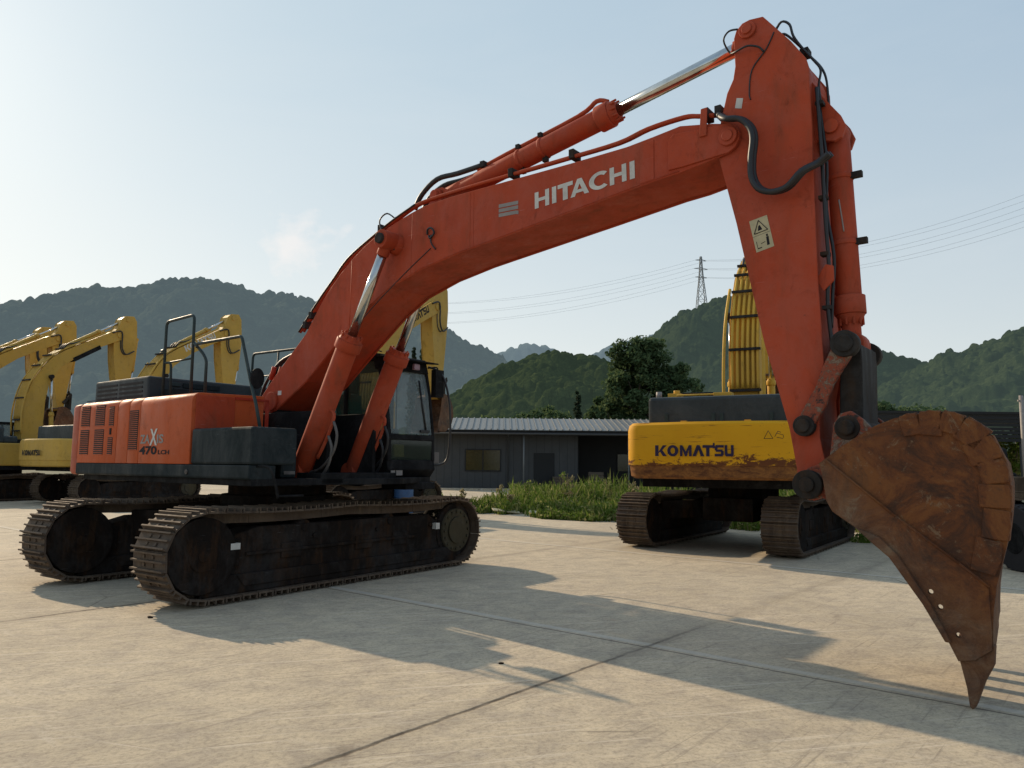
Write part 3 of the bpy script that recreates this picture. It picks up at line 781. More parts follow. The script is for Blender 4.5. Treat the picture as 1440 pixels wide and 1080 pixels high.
# arm cylinder
o, p, d, L = cylinder('arm_cylinder', root, (3.22,4.84), (7.14,5.52), .625, .115, .066, 0, M['orange'], .24, bands=(.30,.38))
m = MB(); u = Vector((-d.z,0,d.x))
m.tube([p+d*.55+u*.15, p+d*1.0+u*.16, p+d*2.0+u*.16, p+d*2.25+u*.22, p+d*2.38+u*.15], .025, 8); m.build('cylinder_pipe', M['orange'], o)
m = MB()
for b in (.30,.38): 
    c = p+d*L*b; m.obox(Matrix.Translation(c+u*.15), .05, .12, .05); m.obox(Matrix.Translation(c-u*.14), .05, .06, .06)
c = p+d*L*.17; m.obox(Matrix.Translation(c+u*.15), .06, .16, .07)
m.build_each('pipe_clamp', M['pin'], o)

# ---- arm
AR = [(7.043,5.236),(7.040,5.40),(7.063,5.468),(7.119,5.518),(7.186,5.530),(7.305,5.515),(7.362,5.44),(7.54,5.20),(7.657,5.01),(7.676,4.93),(7.685,4.40),(7.685,3.8),(7.690,3.03),(7.715,2.40),(7.66,2.14),(7.665,1.80),(7.70,1.60),(7.715,1.44)]+[(7.60+.12*math.cos(R(a)),1.42+.12*math.sin(R(a))) for a in (-10,-50,-90,-130,-165)]+[(7.475,1.56),(7.425,1.886),(7.335,2.238),(7.240,2.60),(7.115,3.227),(7.022,3.694),(6.936,4.064),(6.88,4.30),(6.86,4.50),(6.925,4.749),(6.965,4.905),(7.025,5.02),(7.046,5.136)]
m = MB(); m.prism(inset(AR, .02), -.295, .295); m.prism(AR, -.33, -.30); m.prism(AR, .30, .33)
arm = m.build('arm', M['orange'], root, .006)
for s0 in (-1, 1):
    m = MB(); m.cyl((7.17,s0*.33,5.43),(7.17,s0*.36,5.43),.075,n=20); m.cyl((7.17,s0*.36,5.43),(7.17,s0*.38,5.43),.045,n=16)
    m.build('cylinder_pin', M['orange'], arm, .005); m = MB()
    br = [(7.60,4.95),(7.70,4.80),(7.742,4.70),(7.877,4.50),(7.915,4.40),(7.88,4.31),(7.82,4.29),(7.68,4.33),(7.60,4.20)]
    m.prism(br, *sorted((s0*.13, s0*.17)))
    m.cyl((7.80,s0*.17,4.42),(7.80,s0*.20,4.42),.06,n=18)
    m.build('cylinder_bracket', M['orange'], arm, .006); m = MB(); m.prism([(7.66,3.10),(7.74,3.22),(7.80,3.20),(7.80,3.08),(7.72,3.0)], *sorted((s0*.25, s0*.28))); m.build('lifting_lug', M['orange'], arm, .004)
m = MB(); m.prism([(7.138,3.683),(7.293,3.711),(7.348,3.428),(7.195,3.396)], -.333, -.3305); wl = m.build('warning_label', M['cream'], arm)
m = MB()
A0 = Vector((7.195,-.3338,3.396)); U0 = Vector((.153,0,.032)); V0 = Vector((-.057,0,.285))
for a, b_ in (((.12,.56),(.5,.93)), ((.5,.93),(.88,.56)), ((.88,.56),(.12,.56))):
    P0 = A0+U0*a[0]+V0*a[1]; P1 = A0+U0*b_[0]+V0*b_[1]; m.cyl(P0, P1, .004, n=4)
quad_on(m, A0, U0, V0, [(.0,.48),(1,.48),(1,.49),(0,.49)])
quad_on(m, A0, U0, V0, [(.66,.10),(.80,.10),(.84,.36),(.70,.36)]); quad_on(m, A0, U0, V0, [(.72,.37),(.82,.37),(.82,.44),(.72,.44)])
quad_on(m, A0, U0, V0, [(.35,.20),(.6,.22),(.6,.24),(.35,.22)]); quad_on(m, A0, U0, V0, [(.35,.62),(.6,.62),(.52,.78),(.42,.76)])
quad_on(m, A0, U0, V0, [(.12,.08),(.36,.08),(.36,.11),(.12,.11)]); quad_on(m, A0, U0, V0, [(.12,.08),(.15,.08),(.15,.32),(.12,.32)])
m.build('warning_symbol', M['ink'], wl)
m = MB(); m.prism([(7.054,4.834),(7.112,4.816),(7.096,4.725),(7.036,4.745)], -.333, -.3305); m.build('arm_plate', M['white'], arm)
# big hose from boom tip to the bucket cylinder
m = MB(); hb = [(6.86,4.76),(6.99,4.61),(7.12,4.57),(7.21,4.47),(7.235,4.355),(7.215,4.19),(7.215,4.03),(7.27,3.91),(7.38,3.855),(7.51,3.87),(7.63,3.975),(7.73,4.065),(7.82,4.12)]
for k, dy in ((0,0),(1,.05)):
    m.tube([(x+.008*k, (-.30 if i < 1 else -.47+(.12 if i > 10 else 0))+dy, z+.012*k) for i, (x, z) in enumerate(hb)], .026, 10)
m.build_each('bucket_hose', M['rubber'], root)
m = MB()
m.tube([(7.103,-.40,5.434),(7.021,-.40,5.443),(6.965,-.38,5.386),(6.99,-.3,5.299),(7.071,-.36,5.256),(7.179,-.38,5.26),(7.27,-.36,5.228),(7.308,-.34,5.18)], .009, 6)
m.tube([(7.36,-.2,5.40),(7.43,-.22,5.47),(7.50,-.22,5.42),(7.53,-.22,5.30),(7.60,-.2,5.17),(7.69,-.2,5.03),(7.74,-.2,4.93),(7.72,-.2,4.80),(7.73,-.2,4.65)], .011, 6)
m.tube([(7.36,-.1,5.41),(7.42,-.12,5.41),(7.50,-.12,5.32),(7.62,-.1,5.15),(7.72,-.1,5.0),(7.76,-.1,4.86),(7.77,-.1,4.6)], .011, 6)
m.tube([(7.40,-.335,5.33),(7.33,-.336,5.2),(7.20,-.336,5.05),(7.17,-.336,4.85),(7.18,-.336,4.78)], .006, 6)
m.build_each('grease_line', M['rubber'], arm)
m = MB(); m.box(7.56,7.63,-.16,-.05,5.14,5.20); m.build_each('hose_clamp', M['pin'], arm)
m = MB()
m.tube([(7.72,-.27,4.75),(7.74,-.27,4.2),(7.75,-.26,3.6),(7.76,-.25,3.2),(7.74,-.25,2.9),(7.76,-.24,2.55)], .016, 8)
m.tube([(7.72,-.20,4.6),(7.76,-.20,4.1),(7.745,-.20,3.7),(7.79,-.20,3.3),(7.77,-.2,3.0),(7.75,-.2,2.7)], .014, 8)
m.build_each('hydraulic_hose', M['rubber'], arm)
m = MB()
for z in (4.6, 3.78, 3.3, 2.85): m.box(7.70, 7.765, -.27, -.19, z, z+.03)
m.build_each('hose_clamp', M['pin'], arm)
# bucket cylinder
o, p, d, L = cylinder('bucket_cylinder', root, (7.80,4.42), (7.86,2.57), .905, .100, .06, 0, M['orange'], .24, bands=(.22,.53), hmul=1.25)
m = MB()
for b in (.22,.53): c = p+d*L*b; m.obox(Matrix.Translation(c+Vector((.13,-.02,0))), .10, .05, .05)
m.build_each('pipe_clamp', M['pin'], o)
m = MB(); m.tube([p+Vector((.0,-.1,-.12)), p+Vector((.10,-.13,-.5)), p+Vector((.11,-.12,-1.0))], .016, 8) if False else None
m.tube([p+Vector((.02,-.098,-.62)), p+Vector((.035,-.1,-.75)), p+Vector((.05,-.1,-.9))], .006, 6); m.build('paint_scrape', M['ltgrey'], o)
# links
m = MB()
for s0 in (-1, 1):
    lk = [(7.50,1.93),(7.585,1.83),(7.66,1.93),(7.74,2.06),(7.80,2.22),(7.93,2.42),(7.98,2.52),(7.93,2.62),(7.84,2.60),(7.79,2.50),(7.72,2.36),(7.66,2.20)]
    m = MB(); m.prism(lk, *sorted((s0*.345, s0*.40))); m.build('bucket_lever', M['mudorange'], root, .012)
m = MB()
for s0 in (-1, 1):
    m = MB(); m.cyl((7.563,s0*.34,1.895),(7.563,s0*.42,1.895),.084,n=28); m.cyl((7.563,s0*.429,1.895),(7.563,s0*.45,1.895),.055,n=20)
    m.build('lever_pin', M['pin'], root, .008)
    m = MB(); m.cyl((7.895,s0*.01,2.53),(7.895,s0*.33,2.53),.06,n=20); m.cyl((7.895,s0*.329,2.53),(7.895,s0*.43,2.53),.106,n=28); m.cyl((7.895,s0*.429,2.53),(7.895,s0*.45,2.53),.07,n=20)
    m.build('lever_pin', M['pin'], root, .008)
m = MB()
m.prism([(7.82,2.50),(7.98,2.54),(7.985,2.42),(7.975,1.95),(7.98,1.85),(7.83,1.83),(7.80,1.95),(7.815,2.3)], -.26, .26)
m.cyl((7.90,-.46,1.87),(7.90,.46,1.87),.095,n=28); m.cyl((7.90,-.50,1.87),(7.90,.50,1.87),.06,n=20)
m.build('bucket_link', M['pin'], root, .012)
m = MB(); 
for s0 in (-1, 1): m = MB(); m.cyl((7.60,s0*.34,1.43),(7.60,s0*.50,1.43),.115,n=28); m.cyl((7.60,s0*.499,1.43),(7.60,s0*.52,1.43),.06,n=20); m.build('bucket_pin', M['pin'], root, .008)

# ---- bucket
BK = [(7.759,1.595),(7.945,1.735),(8.155,1.865),(8.28,1.915),(8.412,1.94),(8.579,1.940),(8.72,1.89),(8.85,1.78),(8.93,1.632),(8.950,1.456),(8.943,1.301),(8.912,1.088),(8.84,.813),(8.815,.657),(8.805,.523),(8.80,.40),(8.70,.32),(8.60,.30),(8.544,.426),(8.411,.666),(8.217,.954),(8.122,1.031),(8.005,1.13),(7.843,1.241),(7.803,1.317),(7.778,1.517)]
def holed_plate(poly, holes, y0, y1):
    cu = bpy.data.curves.new('bucket_plate', 'CURVE'); cu.dimensions = '2D'; cu.fill_mode = 'BOTH'; cu.extrude = abs(y1-y0)/2
    for pts in [poly]+[[(hx+hr*math.cos(2*PI*k/12), hz+hr*math.sin(2*PI*k/12)) for k in range(12)] for hx, hz, hr in holes]:
        sp = cu.splines.new('POLY'); sp.points.add(len(pts)-1)
        for q, (a, b) in zip(sp.points, pts): q.co = (a, b, 0, 1)
        sp.use_cyclic_u = True
    o = bpy.data.objects.new('bucket_plate', cu); COL.objects.link(o); bpy.context.view_layer.update()
    me = bpy.data.meshes.new_from_object(o.evaluated_get(bpy.context.evaluated_depsgraph_get())); bpy.data.objects.remove(o)
    yc = (y0+y1)/2
    for v in me.vertices: v.co = Vector((v.co.x, yc-v.co.z, v.co.y))
    me.materials.clear(); me.materials.append(M['rust'])
    return me
HO = [(8.46,.736,.017),(8.513,.642,.017),(8.611,.472,.017)]
bucket = link('bucket', holed_plate(BK, HO, -.72, -.69), root)
FAR = inset(BK, .075)
link('bucket_side_plate', holed_plate(FAR, HO, .60, .63), bucket)
FAR = inset(BK, .075)
m = MB(); a_ = BK[0:17]; b_ = FAR[0:17]; ai = inset(BK, .035)[0:17]; bi = inset(BK, .11)[0:17]
for k in range(16):
    m.face([m.bm.verts.new(v) for v in ((a_[k][0],-.69,a_[k][1]),(a_[k+1][0],-.69,a_[k+1][1]),(b_[k+1][0],.60,b_[k+1][1]),(b_[k][0],.60,b_[k][1]))])
    m.face([m.bm.verts.new(v) for v in ((ai[k][0],-.69,ai[k][1]),(ai[k+1][0],-.69,ai[k+1][1]),(bi[k+1][0],.60,bi[k+1][1]),(bi[k][0],.60,bi[k][1]))])
m.build('bucket_shell', M['rust'], bucket)
CUT = [(7.814,1.618),(8.267,1.229),(8.638,.938),(8.80,.80),(8.805,.523),(8.80,.40),(8.70,.32),(8.60,.30),(8.544,.426),(8.411,.666),(8.217,.954),(8.122,1.031),(8.005,1.13),(7.843,1.241),(7.803,1.317),(7.778,1.517)]
me = holed_plate(inset(CUT, .006), HO, -.738, -.7205); o = link('wear_plate', me, bucket)
me = holed_plate(inset(CUT, .085), HO, .6305, .645); o = link('wear_plate', me, bucket)
m = MB()
for a, b in zip(CUT[:3], CUT[1:4]): m.cyl((a[0],-.738,a[1]), (b[0],-.738,b[1]), .009, n=6)
m.build('weld_seam', M['rust'], bucket)
# side cutter along opening
m = MB(); sc_ = [(8.117,1.045),(8.217,.962),(8.411,.674),(8.54,.436),(8.60,.33)]
for s0 in (-1, 1):
    m = MB(); m.prism([(8.00,1.14),(8.13,1.02),(8.217,.945),(8.411,.652),(8.535,.42),(8.57,.42),(8.46,.66),(8.27,.97),(8.16,1.08)], *((-.765,-.739) if s0 < 0 else (.646,.67)))
    m.build('side_cutter', M['rust'], bucket, .006)
# wear shrouds on the outer rim
SH = [(8.30,1.925),(8.43,1.955),(8.58,1.958),(8.72,1.91),(8.86,1.80),(8.925,1.64),(8.945,1.47),(8.94,1.30),(8.91,1.09),(8.85,.86)]
rr_ = random.Random(3)
for i in range(len(SH)-1):
    a = Vector(SH[i]); b = Vector(SH[i+1]); d2 = (b-a).normalized(); nn = Vector((-d2.y, d2.x)); g = d2*.008
    w = .17+rr_.uniform(-.03, .03); e = rr_.uniform(-.014,.012)
    q = [a+g+nn*(e-.010), (a+b)/2+nn*(e+.008), b-g+nn*(e-.006), b-g-nn*w, a+g-nn*(w+rr_.uniform(-.02,.02))]
    q2 = [a+g+nn*(e+.004), b-g+nn*(e+.004), b-g-nn*.02, a+g-nn*.02]
    m = MB(); m.prism([tuple(x) for x in q], -.735, -.70); m.prism([tuple(x) for x in q2], -.7, -.60); m.build('rim_shroud', M['rust'], bucket, .008)

# ears
m = MB()
for s0 in (-1, 1):
    m.prism([(7.50,1.42),(7.52,1.34),(7.60,1.305),(7.70,1.33),(7.82,1.26),(7.86,1.60),(8.10,1.83),(8.02,1.93),(7.93,2.0),(7.85,1.98),(7.80,1.90),(7.76,1.62),(7.60,1.56),(7.52,1.50)], *sorted((s0*.40, s0*.45)))
m.build('bucket_ear', M['mudorange'], bucket, .01)
m = MB(); pa = [(8.58,.33),(8.80,.33),(8.80,.40),(8.58,.40)]; A_ = [m.bm.verts.new((x,-.69,z)) for x, z in pa]; B_ = [m.bm.verts.new((x-.085,.60,z)) for x, z in pa]
m.face(A_); m.face(B_[::-1])
for k in range(4): m.face((A_[k],B_[k],B_[(k+1)%4],A_[(k+1)%4]))
m.build('bucket_lip', M['rust'], bucket, .01)
for k in range(5):
    y = -.665+k*.31
    m = MB(); T0 = [(8.812,.43),(8.80,.30),(8.746,.189),(8.690,.03),(8.665,.0),(8.650,.02),(8.640,.133),(8.615,.263),(8.59,.38)]
    m.prism([(x-.03*k, z) for x, z in T0], y-.055, y+.055); 
    o = m.build('bucket_tooth', M['rust'], bucket, .014)

# ---- cab
cab_y0, cab_y1 = .65, 1.60
m = MB()
m.prism([(-.25,1.36),(1.50,1.36),(1.60,1.48),(1.575,1.62),(-.25,1.62)], cab_y0, cab_y1)
m.box(-.25, .55, cab_y0, cab_y0+.03, 1.62, 2.02); m.box(-.25,-.2,cab_y0,cab_y1,1.62,2.2)
m.box(.55, 1.52, cab_y0, cab_y0+.03, 1.62, 1.86)
m.box(-.25, 1.50, cab_y1-.03, cab_y1, 1.62, 1.95)
m.prism([(1.52,1.90),(1.585,1.90),(1.58,1.98),(1.52,1.98)], cab_y0, cab_y1)
for y0, y1 in ((cab_y0, cab_y0+.075), (cab_y1-.06, cab_y1)):
    m.prism([(1.50,1.6),(1.59,1.6),(1.575,2.0),(1.49,2.6),(1.40,3.0),(1.31,3.0),(1.41,2.6),(1.48,2.0)], y0, y1)
    m.box(-.25, -.15, y0, y1, 1.6, 3.05); m.box(.60, .68, y0, y1, 1.6, 3.05)
m.prism([(1.27,2.92),(1.43,2.92),(1.36,3.14),(1.20,3.16)], cab_y0, cab_y1)
m.build('cab', M['black'], root, .015)
cab = [o for o in root.children if o.name == 'cab'][0]
m = MB(); m.box(-.3, 1.30, cab_y0-.01, cab_y1+.01, 3.04, 3.15); m.prism([(-.2,3.15),(1.1,3.15),(1.0,3.20),(-.1,3.20)], cab_y0+.1, cab_y1-.1); m.prism([(1.20,3.10),(1.60,3.06),(1.60,3.08),(1.20,3.14)], cab_y0-.02, cab_y1+.04); m.build('cab_roof', M['black'], cab, .02)
m = MB(); q = [(1.565,1.99),(1.48,2.6),(1.395,2.93)]
for (xa, za), (xb, zb) in zip(q, q[1:]): m.face([m.bm.verts.new(v) for v in ((xa,cab_y0+.075,za),(xa,cab_y1-.06,za),(xb,cab_y1-.06,zb),(xb,cab_y0+.075,zb))])
m.build('windscreen', M['glass'], cab)
m = MB(); m.face([m.bm.verts.new(v) for v in ((1.57,cab_y0+.075,1.62),(1.57,cab_y1-.06,1.62),(1.575,cab_y1-.06,1.90),(1.575,cab_y0+.075,1.90))]); m.build('lower_windscreen', M['glass_low'], cab)
for x0, x1, z0, z1 in ((-.15,.60,2.02,3.04),(.68,1.40,1.86,3.04)):
    m = MB(); m.face([m.bm.verts.new(v) for v in ((x0,cab_y0+.02,z0),(x1,cab_y0+.02,z0),(x1 if x1 < 1 else 1.36,cab_y0+.02,z1),(x0,cab_y0+.02,z1))]); m.build('side_window', M['glass_side'], cab)
m = MB(); m.face([m.bm.verts.new(v) for v in ((-.15,cab_y1-.015,1.95),(1.45,cab_y1-.015,1.95),(1.36,cab_y1-.015,3.04),(-.15,cab_y1-.015,3.04))]); m.build('door_window', M['glass'], cab)
m = MB(); m.face([m.bm.verts.new(v) for v in ((-.22,cab_y0+.08,2.2),(-.22,cab_y1-.08,2.2),(-.22,cab_y1-.08,3.0),(-.22,cab_y0+.08,3.0))]); m.build('rear_window', M['glass_side'], cab)
m = MB(); m.box(.25,.75,.88,1.38,1.85,2.0); m.prism([(.15,1.95),(.30,1.95),(.18,2.65),(.08,2.65)], .90, 1.36); m.prism([(.10,2.66),(.2,2.66),(.17,2.88),(.10,2.88)], 1.0, 1.26); m.box(.3,.9,.70,.84,1.7,2.1); m.box(.3,.9,1.42,1.52,1.7,2.1); m.build('operator_seat', M['seat'], cab, .03)
m = MB(); m.cyl((1.2,1.05,1.62),(1.1,1.08,2.05),.02,n=8); m.cyl((1.2,1.2,1.62),(1.1,1.18,2.05),.02,n=8); m.box(.98,1.1,.7,.82,2.05,2.28); m.build('control_lever', M['ink'], cab)
m = MB(); m.prism([(1.50,1.66),(1.54,1.66),(1.53,1.84),(1.49,1.84)], .82, 1.02); m.build('paper_bag', M['bag'], cab, .01)
m = MB(); m.tube([(1.52,.86,1.99),(1.44,.93,2.9)], .008, 6); m.tube([(1.57,1.42,2.05),(1.46,1.36,2.80)], .013, 6); m.box(1.56,1.59,1.30,1.48,2.02,2.06); m.build('windscreen_wiper', M['rubber'], cab)
m = MB(); m.box(1.47, 1.52, 1.20, 1.32, 2.95, 3.04); m.build('roof_lamp', M['purple'], cab, .01)
m = MB(); m.tube([(1.35,1.66,3.05),(1.50,1.80,2.95),(1.62,1.84,2.6),(1.66,1.85,2.1),(1.62,1.84,1.65),(1.55,1.72,1.55),(1.50,1.62,1.56)], .017, 8); m.build('cab_grab_rail', M['rubber'], cab)
m = MB(); m.box(1.42,1.52,1.66,1.84,2.58,3.0); m.tube([(1.40,1.60,3.02),(1.46,1.74,3.04),(1.47,1.75,2.95)], .012, 6); m.build('wing_mirror', M['black'], cab, .03)
m = MB(); m.tube([(1.35,.70,3.17),(1.05,.66,3.24),(.5,.66,3.22)], .01, 6); m.build('roof_cable', M['rubber'], cab)
m = MB(); m.box(1.605,1.612,.70,.78,1.40,1.47); m.box(1.605,1.612,.80,.92,1.40,1.47); m.build('cab_label', M['ltgrey'], cab)
m = MB(); m.box(1.2,1.7,.9,1.5,1.20,1.30); m.build('cab_step', M['black'], root, .01)
m = MB(); m.box(1.52,1.56,1.60,1.72,1.58,1.74); m.build('door_step', M['steel'], cab)

# ------------------------------------------------------------------ YELLOW EXCAVATORS
KB = [(.50,2.0),(.46,3.2),(.52,4.05),(.76,4.85),(1.12,5.45),(1.50,5.92),(1.95,6.25),(3.0,6.85),(3.9,7.36),(4.15,7.46)]
KBB = [(4.38,7.34),(4.36,7.05),(3.5,6.62),(2.6,6.12),(1.85,5.52),(1.42,4.85),(1.30,4.05),(1.28,3.0),(1.22,2.0)]
KA = [(4.02,6.9),(3.98,7.3),(4.22,7.65),(4.33,8.02),(4.50,8.18),(4.90,8.22),(5.05,8.0),(5.10,7.3),(5.02,6.3),(4.80,4.6),(4.72,4.0),(4.62,3.88),(4.50,3.88),(4.42,4.0),(4.25,5.0),(4.08,6.1)]
def komatsu(loc, sa, ta, label, body='yellow_far', detail=False, group=None, front=True, lettering='ink'):
    k = 'E' if body == 'yellow' else 'K'
    r_ = empty('crawler_excavator', (loc[0], loc[1], 0), sa); tag(r_, label, 'excavator', group)
    Y = M[body]
    gauge = 1.38
    for sd in (-1, 1): crawler(r_, sd, gauge, 2.5, .46, .62, 'kom', 50, ta-sa, .05, detail=detail)
    def ucf(m):
        m.prism_z([(-1.0,-.5),(1.0,-.5),(1.0,.5),(-1.0,.5)], .5, .95)
        for sx in (-1,1):
            for sy in (-1,1): m.prism_z([(sx*.4,sy*.4),(sx*1.4,sy*1.2),(sx*.9,sy*1.2),(sx*.05,sy*.4)], .52, .88)
        m.cyl((0,0,.9),(0,0,1.25),.7,n=32)
    cached('kuc', 'undercarriage', ucf, M['trackf'], r_, .01, rz=ta-sa)
    def deck(m):
        m.prism_z([(-2.4,-1.45),(1.6,-1.45),(1.9,-.4),(1.9,.5),(1.4,1.45),(-2.4,1.45)], 1.18, 1.34)
        m.box(-1.9,-.9,-1.2,1.2,1.34,2.3); m.box(-.9,1.2,-.42,-.36,1.34,2.4); m.box(-.9,1.2,.36,.42,1.34,2.4)
    cached('kdeck', 'swing_platform', deck, M['black'], r_, .01)
    # counterweight
    def cw(m):
        pl = [(-1.95,-1.60),(-2.65,-1.60)]+[(-2.75-.28*math.sin(R(a)), -1.32-.28*math.cos(R(a))) for a in range(10, 81, 14)]+[(-3.12,-.95),(-3.22,-.5),(-3.25,0),(-3.22,.5),(-3.12,.95)]+[(-2.75-.28*math.sin(R(a)), 1.32+.28*math.cos(R(a))) for a in range(80, 9, -14)]+[(-2.65,1.60),(-1.95,1.60)]
        def ring(sc, z):
            c = Vector((-2.2, 0))
            return [m.bm.verts.new((*(c+(Vector(p)-c)*sc), z)) for p in pl]
        rings = [ring(.93, 1.34), ring(.97, 1.38), ring(.985, 1.57), ring(1.0, 1.575), ring(1.0, 2.20), ring(.985, 2.29), ring(.95, 2.335)]
        n = len(pl)
        for a, b in zip(rings, rings[1:]):
            for i in range(n): m.face((a[i], a[(i+1)%n], b[(i+1)%n], b[i]), True)
        m.face(rings[0][::-1]); m.face(rings[-1])
    o = cached('kcw'+k, 'counterweight', cw, M['cwrust'] if detail else Y, r_)
    es = o.modifiers.new('split', 'EDGE_SPLIT'); es.split_angle = R(25)
    x0, x1 = (.95, -.42) if detail else (.85, -.55)
    for i, ch in enumerate("KOMATSU"):
        pass
    yl, yr = (.97, -.37) if detail else (.65, -.65)
    x_c = -3.256
    text_row(KOM, 'lettering', M['navy'] if detail else M['ink'], o, (x_c, yl, 1.735), (0, yr-yl, 0), (0, 0, .19), .055)
    if detail:
        m = MB(); c = Vector((x_c, -.86, 2.03))
        for a, b in (((0,.0),(-.07,.13)),((-.07,.13),(-.14,0)),((-.14,0),(0,0)),((-.17,.03),(-.22,.12)),((-.22,.12),(-.27,.10)),((-.19,.09),(-.30,.06)),((-.30,.06),(-.31,.01)),((-.2,.02),(-.3,.0))):
            m.cyl(c+Vector((0,a[0],a[1])), c+Vector((0,b[0],b[1])), .006, n=4)
        m.build('warning_symbol', M['ink'], o)
        m = MB(); m.box(-2.9,-2.8,.5,.6,2.33,2.37); m.box(-2.9,-2.8,-.6,-.5,2.33,2.37); m.build_each('lifting_lug', Y, o)
    # body
    def side(m):
        m.box(-1.94, 1.55, -1.48, -.55, 1.345, 2.22); m.box(-1.94, -.45, .55, 1.48, 1.345, 2.22)
    cached('kside'+k, 'side_body', side, Y, r_, .04)
    def hood(m):
        m.box(-2.5, -.55, -1.33, 1.30, 2.225, 2.84)
        m.box(-.55, .0, -1.2, -.5, 2.225, 2.5)
    h = cached('khood', 'engine_hood', hood, M['hood'], r_, .06)
    if detail:
        m = MB()
        for y in (.95, .1, -.05, -.9): m.box(-2.53,-2.5,y-.03,y+.03,2.36,2.52)
        m.build_each('hood_hinge', M['rail'], h)
        m = MB(); m.box(-2.2,-2.0,.75,1.0,2.84,2.93); m.cyl((-2.1,.85,2.93),(-2.1,.85,2.99),.06,n=12); m.tube([(-2.3,.8,2.88),(-2.3,.0,2.88)], .02); m.box(-2.35,-2.1,-.2,.12,2.84,2.91); m.build('hood_vent', Y, h, .01)
        m = MB(); m.cyl((-2.15,1.18,2.84),(-2.15,1.18,2.97),.055,n=14); m.build('exhaust_cap', M['ltgrey'], h)
    def cabf(m):
        m.box(-.35,1.35,.52,1.46,1.35,2.15); m.box(-.35,1.25,.52,1.46,3.02,3.12)
        for x in (-.35,.45,1.22):
            for y in (.52,1.39): m.box(x,x+.09,y,y+.07,2.1,3.05)
    cb = cached('kcab', 'cab', cabf, M['black'], r_, .02)
    def pane(m):
        for a, b, y in ((-.26,1.22,.54),(-.26,1.22,1.44)): m.face([m.bm.verts.new(v) for v in ((a,y,2.15),(b,y,2.15),(b,y,3.02),(a,y,3.02))])
        for x in (-.33,1.29): m.face([m.bm.verts.new(v) for v in ((x,.6,2.15),(x,1.4,2.15),(x,1.4,3.02),(x,.6,3.02))])
    cached('kpane', 'window', pane, M['glass'], cb)
    # boom
    def bm_(m):
        poly = KB+KBB; m.prism(inset(poly,.02), -.29, .29); m.prism(poly, -.32, -.295); m.prism(poly, .295, .32)
        m.prism([(1.9,6.2),(2.05,6.5),(2.2,6.5),(2.5,6.55)], -.15,-.1); m.prism([(1.9,6.2),(2.05,6.5),(2.2,6.5),(2.5,6.55)], .1,.15)
        m.cyl((4.25,-.36,7.25),(4.25,.36,7.25),.13,n=20)
    bo = cached('kboom'+k, 'boom', bm_, Y, r_, .012)
    off = [(x-.05, z+.04) for x, z in KB[1:]]
    tubes = [[(x, y, z) for x, z in off[:7 if abs(y) < .22 else 8]] for y in (-.30,-.2,-.09,.02,.13,.24)]
    tubes += [[(.42,sy*.42,2.6),(.40,sy*.42,3.6),(.62,sy*.40,4.7),(1.1,sy*.36,5.6)] for sy in (-1,1)]
    for n_, tb in enumerate(tubes): cached('kpipe%d'%n_+k, 'hydraulic_pipe', lambda m: m.tube(tb, .034, 8), Y, bo)
    for n_, (x, z) in enumerate(((.46,2.75),(.45,3.2),(.50,4.10),(.70,4.86),(1.02,5.5),(1.42,5.98),(1.9,6.32))):
        cached('kclamp%d'%n_, 'pipe_clamp', lambda m: m.box(x-.09, x-.02, -.36, .30, z-.025, z+.03), M['pin'], bo)
    hs = [[(1.9,y,6.32),(2.1,y,6.55),(2.35,y,6.62),(2.6,y,6.72)] for y in (-.18,0,.18)]+[[(3.9,y,7.3),(4.3,y-.05,7.4),(4.35,y-.05,6.7),(4.55,y-.05,6.4),(4.95,y,6.6)] for y in (-.34,-.2)]
    for n_, tb in enumerate(hs): cached('khose%d'%n_, 'hydraulic_hose', lambda m: m.tube(tb, .03, 8), M['rubber'], bo)
    for sy in (-1, 1):
        text_row(KOM, 'lettering', M[lettering], bo, (2.35 if sy < 0 else 3.75, sy*.3225, 6.17 if sy < 0 else 6.98), (1.40*(1 if sy < 0 else -1), 0, .80*(1 if sy < 0 else -1)), (-.13, 0, .23), .05)
    for sy in (-.43, .43): cylinder('boom_cylinder', r_, (1.62,1.75), (1.42,5.05), .55, .085, .045, sy, Y)
    cylinder('arm_cylinder', r_, (2.12,6.48), (4.62,8.02), .56, .09, .05, 0, Y)
    def af(m): m.prism(inset(KA,.02), -.23, .23); m.prism(KA, -.26, -.235); m.prism(KA, .235, .26); m.cyl((4.62,-.3,8.0),(4.62,.3,8.0),.09,n=16)
    ar = cached('karm'+k, 'arm', af, Y, r_, .012)
    cylinder('bucket_cylinder', r_, (5.22,7.2), (5.02,4.7), .60, .08, .045, 0, Y)
    def bf(m):
        out = [(4.45,3.95),(4.7,4.05),(4.95,3.95),(5.15,3.65),(5.2,3.3),(5.05,2.95),(4.7,2.75),(4.2,2.72),(4.2,2.95),(4.35,3.4)]
        out = [(x-.12, z) for x, z in out]; m.prism(out, -.58, -.55); m.prism(out, .55, .58); m.strip(out[0:8], -.55, .55, -.03)
        for i in range(5): y = -.5+i*.25; m.prism([(4.25,2.76),(3.95,2.66),(4.25,2.68)], y-.05, y+.05)
    cached('kbucket', 'bucket', bf, M['rust'], r_)
    def lf_(m):
        for y in (-.3,.3): m.prism([(4.62,4.3),(4.72,4.2),(5.05,4.62),(5.0,4.75)], y-.03, y+.03)
        m.box(4.98,5.1,-.2,.2,3.95,4.7)
    cached('klink', 'bucket_link', lf_, M['pin'], r_, .01)
    return r_
YW = R(57)
G = 'yellow excavators parked in a row behind'
ka_ = komatsu((-20.4,30.1), YW, YW, 'yellow excavator left of the orange one with a black guard plate under its boom', lettering='yellow_far', group=G)
